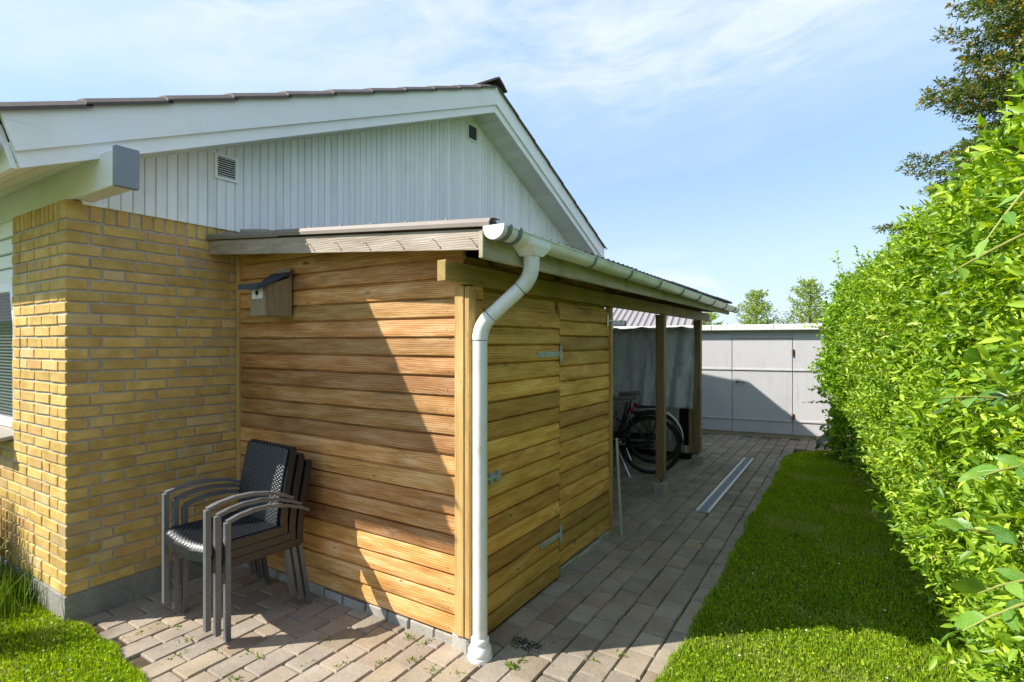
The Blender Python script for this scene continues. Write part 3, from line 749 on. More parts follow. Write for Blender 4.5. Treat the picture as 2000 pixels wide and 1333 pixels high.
while z < 2.17:
    xm = min(-1.70, GX + (2.300 - .035 - (z + .118)) / .077)
    if xm > -1.71:
        place('plank', fm[k % 5], None, shed, (-2.715, FY + .022, z + .059), Euler((0, prng.gauss(0, .0012), 0)))
    elif xm > -6.:
        zc_ = z + .05; top_ = lambda xx: min(z + .100, zr(xx) - .012)
        xe = min(-1.70, GX + (2.300 - .012 - z - .004) / .077); xk = min(max(GX + (2.300 - .012 - z - .1) / .077, -3.72), xe)
        pl_ = [(-3.73, z), (xe, z), (xe, top_(xe)), (xk, top_(xk)), (-3.73, top_(-3.73))]
        mb = MB().prism([(u + 2.7, w - zc_) for u, w in pl_], 'y', -.024, .0); place('plank', mb, M['wood'], shed, (-2.7, FY + .022, zc_))
    z += EXP; k += 1
nh_ = MB(); z = .057
while z < 2.0:
    for xx in (-3.62, -2.98, -2.36, -1.80):
        nh_.lathe([(0, .0016), (.003, .0012), (.0042, 0)], (0, 0, 0), 6, Matrix.Translation((xx + prng.gauss(0, .006), FY - .0032, z + .030 + prng.gauss(0, .003))) @ Matrix.Rotation(R(90), 4, 'X'))
    z += EXP
tag(place('nail_heads', nh_, M['rust'], shed), kind='stuff')
# side: narrow strip, door, fixed panel
def planks(y0, y1, zb, zt, parent, xo, n=3):
    ms = [plank_mesh(y1 - y0, 'y', seed=40 + i + int(y0 * 10)) for i in range(n)]
    for me in ms: me.materials.append(M['wood_side'])
    z = zb; q = 0
    while z < zt - .03:
        place('plank', ms[q % n], None, parent, (xo, (y0 + y1) / 2, z + .059), Euler((prng.gauss(0, .0015), 0, 0))); z += EXP; q += 1
planks(2.262, 2.352, .045, 1.86, shed, SX - .020)
door = place('door', MB().box(SX - .042, SX - .022, 2.375, 3.235, .012, 1.865), M['wood_side'], shed)
planks(2.372, 3.238, .014, 1.80, door, SX - .016, 5)
planks(3.252, 4.135, .075, 1.86, shed, SX - .022, 5)
tr = MB(); tr.bbox(SX - .03, SX + .016, 4.14, 4.185, .03, 1.88, .003); place('corner_trim', tr, M['wood_trim'], shed)
tr = MB(); tr.bbox(GX + .004, GX + .042, FY - .018, FY + .03, .03, 2.22, .003); place('corner_trim', tr, M['wood_trim'], shed)
po = MB(); po.bbox(-1.735, -1.6745, 2.198, 2.262, .078, 1.885, .004); place('corner_post', po, M['wood_trim'], shed)
po = MB(); po.bbox(-1.6725, -1.642, 2.203, 2.262, .078, 1.882, .003); place('corner_post', po, M['wood_trim'], shed)
# concrete footing blocks below the front boards and the panel
x = -3.70; bi = 0
while x < -1.70:
    L = prng.uniform(.12, .24); x1 = min(x + L, -1.652)
    mb = MB(); mb.bbox(-(x1 - x) / 2 + .005, (x1 - x) / 2 - .005, -.05, .05, -.08, .052 + prng.uniform(-.012, .004), .006, jit=.003, r=prng)
    place('footing_block', mb, M['block'], shed, ((x + x1) / 2, FY + .048 + prng.uniform(-.006, .004), 0)); x = x1
mb = MB(); mb.bbox(-.075, .03, -.06, .06, -.08, .07, .006, jit=.003, r=prng); place('footing_block', mb, M['block'], shed, (-1.69, 2.27, 0))
y = 3.26
while y < 4.18:
    L = prng.uniform(.16, .3); mb = MB(); mb.bbox(-.05, .05, -L / 2 + .004, L / 2 - .004, -.08, .062 + prng.uniform(-.02, .006), .006, jit=.004, r=prng)
    place('footing_block', mb, M['block'], shed, (SX - .045, y + L / 2, 0)); y += L
# door furniture
def strap(y0, y1, z, flip=False):
    mb = MB(); mb.bbox(SX + .010, SX + .015, y0, y1, z - .017, z + .017, .0015); mb.bbox(SX + .010, SX + .016, y1 + .002, y1 + .030, z - .055, z + .055, .0015)
    mb.tube([(SX + .017, y1, z - .04), (SX + .017, y1, z + .04)], .006, 8)
    h = place('hinge', mb, M['galv'], door)
    bo = MB()
    for (yy_, zz_) in ((y0 + .03, z), (y0 + .10, z), (y1 - .04, z), (y1 + .017, z + .04), (y1 + .017, z - .04)): bo.lathe([(0, .004), (.004, .003), (.006, 0)], (0, 0, 0), 8, Matrix.Translation((SX + .0155, yy_, zz_)) @ Matrix.Rotation(R(90), 4, 'Y'))
    place('screw', bo, M['bracket'], h)
strap(2.93, 3.235, 1.515); strap(2.97, 3.235, .30)
bl = MB(); bl.bbox(SX + .010, SX + .016, 2.37, 2.475, .84, .875, .001); bl.tube([(SX + .024, 2.35, .858), (SX + .024, 2.485, .858)], .008, 8)
for yy_ in (2.395, 2.47): bl.bbox(SX + .0165, SX + .034, yy_ - .007, yy_ + .007, .825, .89, .002)
bl.tube([(SX + .024, 2.43, .858), (SX + .05, 2.43, .85)], .006, 6)
place('bolt', bl, M['galv'], door)
ct = MB(); ct.bbox(SX + .008, SX + .026, 2.43, 2.455, 1.735, 1.80, .003); place('catch', ct, M['pvc'], door)
lp = MB()
lp.lathe([(0, .006), (.022, .005), (.026, 0)], (0, 0, 0), 14, Matrix.Translation((SX + .012, 4.08, 1.77)) @ Matrix.Diagonal((1, .55, 2.1, 1)) @ Matrix.Rotation(R(90), 4, 'Y'))
lp.tube([(SX + .02, 4.08, 1.77), (SX + .045, 4.12, 1.765), (SX + .05, 4.2, 1.765), (SX + .045, 4.30, 1.775), (SX + .04, 4.31, 1.76)], .006, 7)
lp.bbox(SX + .016, SX + .024, 4.15, 4.175, 1.70, 1.79, .002)
place('hook_latch', lp, M['pvc'], shed)
# posts of the carport, each on an iron stub and concrete foot
def carport_post(x0, x1, y0, y1, zt):
    mb = MB(); mb.bbox(x0, x1, y0, y1, .16, zt, .004); p = place('post', mb, M['wood_post'], shed)
    cx, cy_ = (x0 + x1) / 2, (y0 + y1) / 2
    mb = MB(); mb.tube([(cx, cy_, .11), (cx, cy_, .165)], .012, 8); place('post_stub', mb, M['rust'], p)
    mb = MB(); mb.bbox(cx - .062, cx + .062, cy_ - .062, cy_ + .062, -.08, .118, .008, jit=.003, r=prng); place('post_foot', mb, M['block'], p)
carport_post(-1.735, -1.645, 5.60, 5.69, 1.885); carport_post(-1.735, -1.645, 7.22, 7.31, 1.885)
carport_post(-3.66, -3.57, 7.22, 7.31, 1.95)
mb = MB(); mb.bbox(-1.80, -1.737, 7.245, 7.295, .14, 1.2, .003); place('stud', mb, M['wood_post'], shed)
mb = MB(); mb.bbox(-3.55, -1.802, 7.25, 7.285, .13, .225, .003); place('bottom_rail', mb, M['wood_green'], shed)
mb = MB(); mb.bbox(-3.56, -1.74, 7.245, 7.285, 1.74, 1.785, .003); place('tarpaulin_rail', mb, M['wood_post'], shed)
# beams, rafters, fascias
for (ya, yb) in ((2.02, 4.20), (4.206, 7.76)):
    mb = MB(); mb.bbox(-1.702, -1.646, ya - 3, yb - 3, 1.888, 1.992, .004); place('beam', mb, M['wood_beam'], shed, (0, 3, 0))
for y in (2.5, 3.3, 4.25, 5.2, 6.15, 7.1, 7.7):
    mb = MB(); xa, xb = GX + .01, -1.46
    mb.add([(xx, y + dy, zr(xx) - .03 - dz) for xx in (xa, xb) for dz in (0, .095) for dy in (-.025, .025)], [(0, 1, 3, 2), (4, 6, 7, 5), (0, 4, 5, 1), (2, 3, 7, 6), (0, 2, 6, 4), (1, 5, 7, 3)])
    place('rafter', mb, M['wood_post'], shed)
for x in (-3.5, -2.8, -2.1, -1.5):
    mb = MB(); mb.box(x - .03, x + .03, 2.07, 7.9, zr(x) - .028, zr(x) - .004); place('batten', mb, M['wood_post'], shed)
def front_board(name, mat, xa, xb, ya, yb, d0, d1):
    mb = MB(); vs = [(xx, yy_, zr(xx) + dd) for xx in (xa, xb) for dd in (d0, d1) for yy_ in (ya, yb)]
    cm = Vector(((xa + xb) / 2, (ya + yb) / 2, zr((xa + xb) / 2)))
    mb.add([Vector(p) - cm for p in vs], [(0, 1, 3, 2), (4, 6, 7, 5), (0, 4, 5, 1), (2, 3, 7, 6), (0, 2, 6, 4), (1, 5, 7, 3)])
    return place(name, mb, mat, shed, cm)
ff = front_board('front_fascia', M['wood_grey'], GX + .004, -1.415, 2.025, 2.052, -.102, -.008)
for xx in (-3.35, -3.0, -2.66, -2.43, -2.2, -1.96, -1.72, -1.5):
    nl = MB(); nl.tube([(0, 0, 0), (.004, -.030, -.004)], .0022, 6); nl.lathe([(0, .002), (.005, .001), (.0055, -.001), (0, -.001)], (0, 0, 0), 8, Matrix.Translation((.004, -.030, -.004)) @ Matrix.Rotation(R(90), 4, 'X'))
    place('nail', nl, M['nail'], ff, (xx, 2.026, zr(xx) - .045 - prng.uniform(0, .012)))
sb = MB(); sb.bbox(-.0125, .0125, -2.93, 2.93, -.062, .062, .003); place('gutter_board', sb, M['wood_green'], shed, (-1.418, 4.92, 2.037))
sb = MB(); sb.bbox(-.012, .012, -2.80, 2.95, -.055, .045, .003); place('gutter_board', sb, M['wood_grey'], shed, (-1.447, 5.0, 2.085))
# corrugated sheets
def sheet(y0, y1, lift):
    n = int((y1 - y0) / .011); vs = []
    for i in range(n + 1):
        y = y0 + (y1 - y0) * i / n; w = .013 * math.cos(2 * math.pi * (y - 2.03) / .092)
        for xx in (GX + .004, -2.6, -1.372): vs.append((xx, y, zr(xx) + .016 + w + lift))
    me = MB().add(vs, [(3 * i + a, 3 * i + a + 1, 3 * i + 4 + a, 3 * i + 3 + a) for i in range(n) for a in (0, 1)])
    o = place('roof_sheet', me, M['sheet'], shed); recess(o, 'SOLIDIFY', thickness=.004, offset=1.); smooth(o, 60)
for k in range(6): sheet(2.03 + k * .97, 2.03 + (k + 1) * .97 + .05, .0045 * (k % 2))
fl = MB()
for (xa, xb, dz) in ((GX + .002, -2.95, .002), (-3.0, -1.386, .0065)):
    prof = [(2.014, -.006), (2.008, -.004), (2.008, .014), (2.020, .034), (2.05, .042), (2.10, .042), (2.10, .038), (2.05, .0375), (2.024, .030), (2.014, .012)]
    n = len(prof)
    fl.add([(xx, yy_ - (.0015 if dz > .004 else 0), zr(xx) + dd + dz) for xx in (xa, xb) for yy_, dd in prof], [tuple(range(n)), tuple(range(n, 2 * n))[::-1]] + [(i, n + i, n + (i + 1) % n, (i + 1) % n) for i in range(n)])
place('verge_flashing', fl, M['flash'], shed)
sc = MB()
for xx in (-3.62, -2.72, -2.45, -2.2, -1.95, -1.68): sc.lathe([(0, .016), (.006, .014), (.011, .006), (.012, 0)], (xx, 2.07, zr(xx) + .047), 8)
place('roofing_screw', sc, M['bracket'], shed)
mb = MB(); mb.bbox(-.12, .12, -.05, .05, 0, .022, .004); place('stone_slab', mb, M['block'], shed, (-3.33, 2.13, zr(-3.33) + .048), Euler((0, R(4.4), .15)))
# gutter with brackets, end caps and outlet; downpipe
GXc, GR = -1.352, .052
def gz(y): return 2.112 - (y - 2.0) * .0085
gm = MB(); vs = []
th = np.linspace(math.pi, 2 * math.pi, 13)
ring = [(GR * math.cos(t), GR * math.sin(t)) for t in th] + [(GR + .005, .0), (GR + .005, .006), (GR - .004, .006)] + [((GR - .004) * math.cos(t), (GR - .004) * math.sin(t)) for t in th[::-1]]
GY0, GY1 = 2.0, 8.02
for y in (GY0, GY1): vs += [(GXc + u, y, gz(y) + w) for u, w in ring]
n = len(ring); gm.add(vs, [(i, (i + 1) % n, n + (i + 1) % n, n + i) for i in range(n)] + [tuple(range(n))[::-1], tuple(range(n, 2 * n))])
gut = place('gutter', gm, M['pvc_gutter'], shed); smooth(gut, 50)
for y, s_ in ((GY0, -1), (GY1, 1)):
    ec = MB(); rr_ = GR + .006
    poly_ = [(GXc + rr_ * math.cos(t), gz(y) + rr_ * math.sin(t)) for t in th] + [(GXc + rr_, gz(y) + .008), (GXc - rr_, gz(y) + .008)]
    a0, a1 = sorted((y - s_ * .02, y + s_ * .006)); ec.prism(poly_, 'y', a0, a1); place('end_cap', ec, M['pvc'], gut)
bk = MB(); r1, r2 = GR + .0015, GR + .007
bp_ = [(r2 * math.cos(t), r2 * math.sin(t)) for t in th] + [(r2, .012), (r1, .012)] + [(r1 * math.cos(t), r1 * math.sin(t)) for t in th[::-1]] + [(-r1, .02), (-r2, .02)]
bk.prism(bp_, 'y', -.014, .014); bkm = bk.mesh('bracket'); bkm.materials.append(M['bracket'])
for y in (2.05, 2.14, 3.02, 3.66, 4.35, 5.05, 5.72, 6.42, 7.10, 7.72): place('bracket', bkm, None, gut, (GXc, y, gz(y)))
ox, oy = GXc, 2.335
ob = MB(); zt = gz(oy) - .012; ht = .055
tp = [(-GR - .006, -.095), (GR + .006, -.095), (GR + .006, .095), (-GR - .006, .095)]; bt = [(-.043, -.045), (.043, -.045), (.043, .045), (-.043, .045)]
ob.add([(ox + u, oy + w, zt) for u, w in tp] + [(ox + u, oy + w, zt - .028) for u, w in tp] + [(ox + u, oy + w, zt - .075) for u, w in bt],
       [(0, 1, 2, 3), (8, 11, 10, 9)] + [(a + i, b + i if 0 else a + 4 + i, a + 4 + (i + 1) % 4, a + (i + 1) % 4) for a in (0, 4) for b in (0,) for i in range(4)])
place('outlet', ob, M['pvc'], gut)
px_, py_ = -1.588, 2.222; pr = .0375
def arc(p0, p1, p2, n=7):
    p0, p1, p2 = map(Vector, (p0, p1, p2)); return [p0 * (1 - t) ** 2 + p1 * 2 * t * (1 - t) + p2 * t * t for t in np.linspace(0, 1, n)]
top = Vector((ox, oy, 2.03)); k1 = Vector((ox, oy, 1.915)); k2 = Vector((px_, py_, 1.675)); dv = (k2 - k1).normalized()
path = [top] + arc(k1 + Vector((0, 0, .07)), k1, k1 + dv * .07) + arc(k2 - dv * .06, k2, k2 - Vector((0, 0, .06))) + [Vector((px_, py_, .05))]
dp = place('downpipe', MB().tube(path, pr, 18), M['pvc'], shed); smooth(dp, 50)
co = MB()
for c0, c1 in ((k1 + dv * .075, k1 + dv * .08), (k2 - dv * .075, k2 - dv * .07), (k2 - Vector((0, 0, .07)), k2 - Vector((0, 0, .075)))): co.tube([c0, c1], pr + .0008, 18)
place('joint_ring', co, M['bracket'], dp)
for pts_ in ([top] + arc(k1 + Vector((0, 0, .07)), k1, k1 + dv * .07), arc(k2 - dv * .07, k2, k2 - Vector((0, 0, .07)))):
    e_ = place('elbow', MB().tube(pts_, pr + .0025, 18), M['pvc'], dp); smooth(e_, 50)
ft = MB().lathe([(.0, .10), (.040, .10), (.046, .095), (.047, .078), (.044, .072), (.044, .066), (.05, .060), (.058, .045), (.061, .03), (.061, .02), (.056, .014), (.063, .010), (.064, -.01)], (px_, py_, 0), 24)
f_ = place('pipe_collar', ft, M['pvc'], dp); smooth(f_, 50)

# nesting box on the front boards
nb = thing('nesting_box', 'weathered wooden bird nesting box with felt lid and white hole plate', 'nesting box', (-3.16, 2.19, 1.76))
x0, x1, yf, yb = -3.245, -3.085, 2.02, 2.192
mb = MB(); b0 = 1.762
mb.add([(x, y, z) for x in (x0, x1) for (y, z) in ((yf, b0), (yb, b0), (yb, 2.015), (yf, 1.945))], [(0, 1, 2, 3), (4, 7, 6, 5), (0, 4, 5, 1), (1, 5, 6, 2), (2, 6, 7, 3), (3, 7, 4, 0)])
place('body', mb, M['wood_box'], nb)
mb = MB(); mb.bbox(-3.24, -3.088, 2.193, 2.21, 1.755, 2.075, .002); place('back_board', mb, M['wood_box'], nb)
mb = MB(); Lm = []
for (x, sx_) in ((x0 - .03, 0), (x1 + .012, 1)):
    for (y, z) in ((1.955, 1.952), (2.04, 1.978), (2.11, 1.995), (2.14, 2.02), (2.192, 2.045), (2.192, 2.02), (2.14, 2.0), (2.04, 1.955), (1.955, 1.922)): Lm.append((x, y, z + .01 * math.sin(x * 40 + y * 17)))
mb.add(Lm, [tuple(range(9)), tuple(range(9, 18))[::-1]] + [(i, 9 + i, 9 + (i + 1) % 9, (i + 1) % 9) for i in range(9)])
place('lid', mb, M['felt'], nb)
mb = MB(); mb.bbox(-3.222, -3.11, 2.014, 2.0195, 1.868, 1.942, .001); pt = place('hole_plate', mb, M['plate'], nb)
mb = MB().lathe([(0, .001), (.0165, .001), (.0165, -.004)], (0, 0, 0), 18, Matrix.Translation((-3.166, 2.0135, 1.905)) @ Matrix.Rotation(R(90), 4, 'X'))
for zz_ in (1.878, 1.933): mb.lathe([(0, .001), (.003, .001), (.003, -.004)], (0, 0, 0), 8, Matrix.Translation((-3.166, 2.0135, zz_)) @ Matrix.Rotation(R(90), 4, 'X'))
place('entrance_hole', mb, M['black'], pt)

# ------------------------------------------------------------------ stacked armchairs
def make_chair(label):
    t = thing('armchair', label, 'chair', group='armchairs stacked in the corner')
    HW = .255; ls = [(-.0125, -.0175), (.0125, -.0175), (.0125, .0175), (-.0125, .0175)]
    for s_ in (-1, 1):
        mb = MB(); mb.bbox(s_ * HW - .0165, s_ * HW + .0165, -.013, .015, 0, .628, .002); place('leg', mb, M['frame'], t, local=True)
        ap = [(s_ * HW, .0, .630), (s_ * HW, .06, .648), (s_ * HW, .14, .660), (s_ * HW, .24, .658), (s_ * HW, .34, .640), (s_ * (HW - .004), .43, .606), (s_ * (HW - .008), .485, .578)]
        mb = MB(); mb.tube(ap, .01, sect=[(-.0175, -.009), (.0175, -.009), (.0175, .009), (-.0175, .009)]); place('armrest', mb, M['frame'], t, local=True)
        mb = MB(); mb.tube([(s_ * .232, .497, 0), (s_ * .232, .436, .385)], .01, sect=[(-.0125, -.0165), (.0125, -.0165), (.0125, .0165), (-.0125, .0165)]); place('leg', mb, M['frame'], t, local=True)
        mb = MB(); mb.tube([(s_ * .232, .436, .384), (s_ * .232, .432, .45), (s_ * .230, .455, .65), (s_ * .224, .50, .858)], .018, sect=[(-.02, -.018), (.02, -.018), (.02, .018), (-.02, .018)]); place('back_post', mb, M['wicker'], t, local=True)
        mb = MB(); mb.bbox(s_ * .238 - .014, s_ * .238 + .014, .012, .44, .375, .425, .004); place('side_rail', mb, M['wicker'], t, local=True)
    # woven seat and back as relief
    def weave(nu, nv, fn, amp, pu, pv):
        vs = []
        for i in range(nu + 1):
            for j in range(nv + 1):
                u, w = i / nu, j / nv; p, nrm = fn(u, w)
                h = amp * (math.sin(math.pi * u * pu) ** 2) * (.55 + .45 * math.sin(math.pi * w * pv + (math.pi / 2) * (int(u * pu) % 2) * 1.0) ** 2)
                vs.append(Vector(p) + Vector(nrm) * h)
        return vs, [(i * (nv + 1) + j, (i + 1) * (nv + 1) + j, (i + 1) * (nv + 1) + j + 1, i * (nv + 1) + j + 1) for i in range(nu) for j in range(nv)]
    def fseat(u, w):
        x = -.236 + .472 * u; y = -.012 + .455 * w
        dip = -.012 * math.sin(math.pi * u) * math.sin(math.pi * w) - (.035 * (1 - w / .09) ** 2 if w < .09 else 0) - .02 * math.sin(math.pi * u) * (1 - w)
        return (x, y, .432 + dip), (0, 0, 1)
    vs, fs = weave(108, 76, fseat, .0060, 27, 19)
    se = place('seat', MB().add(vs, fs), M['wicker'], t, local=True); recess(se, 'SOLIDIFY', thickness=.035, offset=-1.)
    def fback(u, w):
        x = -.222 + .444 * u; z = .43 + .43 * w; y = .428 + .072 * w ** 1.3 + .006 * math.sin(math.pi * u)
        return (x, y - .012, z), (0, -1, .15)
    vs, fs = weave(96, 80, fback, .0055, 24, 20)
    ba = place('backrest', MB().add(vs, [f[::-1] for f in fs]), M['wicker'], t, local=True); recess(ba, 'SOLIDIFY', thickness=.022, offset=-1.)
    mb = MB(); mb.bbox(-.240, .240, .484, .520, .842, .872, .006); place('top_rail', mb, M['wicker'], t, local=True)
    mb = MB(); mb.tube([(-.245, .0, .385), (-.1, -.012, .368), (.1, -.012, .368), (.245, .0, .385)], .012, sect=[(-.012, -.03), (.012, -.03), (.012, .022), (-.012, .022)]); place('front_rail', mb, M['wicker'], t, local=True)
    return t
chair = make_chair('lowest black wicker armchair of the stack by the shed wall')
ca = R(-4.2)
chair.location = (-3.072, 1.640, 0.001); chair.rotation_euler = (0, 0, ca)
for k, lab in ((1, 'middle black wicker armchair of the stack of three'), (2, 'topmost black wicker armchair of the stack, its seat in view')):
    c = copy_tree(chair); c['label'] = lab; c.location = (-3.072 - .0035 * k, 1.640 - .051 * k, .001 + .047 * k)

# ------------------------------------------------------------------ bicycles under the carport
def make_bike(label, paint, guard, loc, rz):
    t = thing('bicycle', label, 'bicycle', loc, rz, 'bicycles parked under the carport')
    r = .34
    def wheel(x):
        mb = MB(); mb.tube([(x + r * math.cos(a), 0, r + .012 + r * math.sin(a)) for a in np.linspace(0, 2 * math.pi, 40, endpoint=False)], .0195, 8, closed=True)
        w = place('tyre', mb, M['rubber'], t, local=True); smooth(w)
        mb = MB(); mb.tube([(x + (r - .026) * math.cos(a), 0, r + .012 + (r - .026) * math.sin(a)) for a in np.linspace(0, 2 * math.pi, 40, endpoint=False)], .011, 6, closed=True)
        for q in range(24):
            a = 2 * math.pi * q / 24; s_ = .022 if q % 2 else -.022
            mb.tube([(x + .02 * math.cos(a + 1), s_, r + .012 + .02 * math.sin(a + 1)), (x + (r - .03) * math.cos(a), 0, r + .012 + (r - .03) * math.sin(a))], .0012, 3)
        mb.tube([(x, -.06, r + .012), (x, .06, r + .012)], .022, 10)
        place('rim', mb, M['rim'], w, local=True)
        mg = MB(); mg.tube([(x + (r + .04) * math.cos(a), 0, r + .012 + (r + .04) * math.sin(a)) for a in np.linspace(-.18, 2.7, 26)], .02, sect=[(-.028, -.004), (.028, -.004), (.02, .006), (-.02, .006)])
        place('mudguard', mg, guard, t, local=True)
    wheel(0); wheel(-1.08)
    A = (0, r + .012); bb = (-.44, .29); st = (-.58 + .28, .74); hd = (-.86, .80); hb = (-.885, .70); fx = (-1.08, r + .012)
    fr = MB(); T = lambda p, q, y0=0, y1=0, rad=.015: fr.tube([(p[0], y0, p[1]), (q[0], y1, q[1])], rad, 10)
    T(bb, st); T(bb, hb, rad=.018); T((-.38, .52), hd); T(hd, hb, rad=.02)
    for s_ in (-1, 1): T(bb, A, s_ * .02, s_ * .055, .009); T(st, A, s_ * .015, s_ * .055, .008); T((hb[0] - .01, hb[1] - .03), fx, s_ * .045, s_ * .05, .011)
    T(hd, (hd[0] + .015, 1.02), rad=.012); T(st, (st[0] + .03, .88), rad=.012)
    place('frame', fr, paint, t, local=True)
    hb_ = MB(); hb_.tube([(-.70, -.29, 1.0), (-.80, -.27, 1.03), (-.855, -.12, 1.03), (-.855, .12, 1.03), (-.80, .27, 1.03), (-.70, .29, 1.0)], .011, 8); place('handlebar', hb_, M['chrome'], t, local=True)
    sd = MB(); vs = []
    for i in range(9):
        u = i / 8; w = .012 + .075 * max(0, 1 - u * 1.25) ** .8 + .018; x = st[0] + .15 - .29 * u
        for j in range(8):
            a = 2 * math.pi * j / 8; vs.append((x, w * math.cos(a), .91 + .03 * (1 - u) ** 2 + .028 * math.sin(a)))
    sd.add(vs, [(i * 8 + j, i * 8 + (j + 1) % 8, (i + 1) * 8 + (j + 1) % 8, (i + 1) * 8 + j) for i in range(8) for j in range(8)] + [tuple(range(8)), tuple(range(64, 72))[::-1]])
    o = place('saddle', sd, M['saddle'], t, local=True); smooth(o, 60)
    rk = MB()
    for s_ in (-.06, 0, .06): rk.tube([(-.22, s_, .745), (.16, s_, .755)], .006, 6)
    rk.tube([(-.22, -.06, .745), (-.22, .06, .745)], .006, 6); rk.tube([(.16, -.06, .755), (.16, .06, .755)], .006, 6)
    for s_ in (-1, 1): rk.tube([(0, s_ * .06, r + .012), (.08, s_ * .07, .75)], .005, 6); rk.tube([(0, s_ * .06, r + .012), (-.08, s_ * .07, .75)], .005, 6)
    place('rack', rk, paint, t, local=True)
    lg = MB(); lg.bbox(-.24, -.20, -.02, .02, .745, .79, .004); place('rear_light', lg, M['red'], t, local=True)
    cg = MB(); cg.bbox(-.53, .03, .045, .062, .30, .385, .01); place('chain_guard', cg, paint, t, local=True)
    cr = MB(); cr.lathe([(0, .01), (.085, .008), (.09, 0), (0, -.004)], (0, 0, 0), 20, Matrix.Translation((-.44, .075, .29)) @ Matrix.Rotation(R(-90), 4, 'X'))
    cr.tube([(-.44, .085, .29), (-.56, .09, .19)], .01, 6); cr.bbox(-.60, -.52, .09, .17, .175, .20, .004)
    place('crank', cr, M['chrome'], t, local=True)
    cr = MB(); cr.tube([(-.44, .03, .29), (-.44, -.07, .29), (-.32, -.08, .39)], .01, 6); cr.bbox(-.36, -.28, -.16, -.08, .38, .405, .004)
    place('crank', cr, M['chrome'], t, local=True)
    ks = MB(); ks.tube([(-.38, -.03, .27), (-.22, -.22, .0)], .008, 6); place('kickstand', ks, M['chrome'], t, local=True)
    return t
ba_ = math.atan2(.20, .98)
b1 = make_bike('black bicycle nearest the post under the carport', M['bike'], M['bike'], (-2.05, 6.42, 0), ba_ + .05)
b2 = make_bike('bicycle with a white rear mudguard in front of the tarpaulin', M['bike2'], M['fender'], (-2.20, 7.0, 0), ba_ - .02)
for b_ in (b1, b2): b_.rotation_euler[0] = R(4)

# ------------------------------------------------------------------ tarpaulins
def cloth(name, x0, x1, z0, z1, y0, seed, nx=90, nz=40, amp=.085, sag=.0):
    r = random.Random(seed); ph = [(r.uniform(4, 16), r.uniform(0, 6.3), r.uniform(.3, 1)) for _ in range(7)]; vs = []
    for i in range(nx + 1):
        for j in range(nz + 1):
            u, w = i / nx, j / nz; x = x0 + (x1 - x0) * u
            f = sum(a * (1 - 2 * abs(math.sin(k * u * 1.6 + p + .8 * math.sin(2.2 * (1 - w) + p))) ** .7) for k, p, a in ph) / 2.2
            ztop = z1 + .012 * math.sin(u * 23) - .012 * abs(math.sin(u * 31)); zb = z0 + .03 * math.sin(u * 9 + seed) - sag * max(0., (u - .6) / .4)
            vs.append((x, y0 + f * amp * (.3 + .7 * (1 - w)), zb + (ztop - zb) * w))
    me = MB().add(vs, [(i * (nz + 1) + j, (i + 1) * (nz + 1) + j, (i + 1) * (nz + 1) + j + 1, i * (nz + 1) + j + 1) for i in range(nx) for j in range(nz)])
    o = place(name, me, M['tarp']); recess(o, 'SOLIDIFY', thickness=.003); smooth(o, 80); return o
tag(cloth('tarpaulin', -3.50, -1.715, .77, 1.80, 7.20, 5, sag=.07), 'silver grey tarpaulin hung from the rail beside the far carport post', 'tarpaulin')
tag(cloth('tarpaulin', -2.9, -1.95, .20, .80, 7.36, 8, amp=.04), 'lower grey plastic sheet hanging behind the bicycles', 'tarpaulin')
# black block added behind the tarpaulin to darken the gap in the bay
mb = MB(); mb.bbox(-3.5, -1.83, 7.48, 7.9, .0, .85, .02); o = place('shade_block', mb, M['black']); tag(o, 'black block added behind the tarpaulin to darken the bay', 'dark block')

# ------------------------------------------------------------------ loose things on the paving
ch = thing('steel_channel', 'galvanised steel channel lying on the paving of the path', 'channel', (-1.16, 6.5, 0))
for (ya, yb) in ((5.19, 7.20), (7.215, 7.90)):
    mb = MB(); mb.bbox(-1.20, -1.125, ya, yb, .006, .014, .001)
    q = ya + .02
    while q < yb - .02: mb.box(-1.195, -1.13, q, q + .008, .014, .0165); q += .03
    b_ = place('channel_base', mb, M['channel'], ch)
    for s_ in (-1, 1):
        mb = MB(); c = -1.1625 + s_ * .05; mb.bbox(c - .0125, c + .0125, ya, yb, .006, .030, .004); place('lip', mb, M['alu'], b_)
lb = MB(); lb.bbox(-.006, .006, -.014, .014, 0, .80, .002)
o = place('leaning_board', lb, M['board'], None, (-1.60, 4.25, 0), Euler((R(1.2), R(-2.6), 0))); tag(o, 'narrow pale green board leaning against the rear shed corner', 'board')

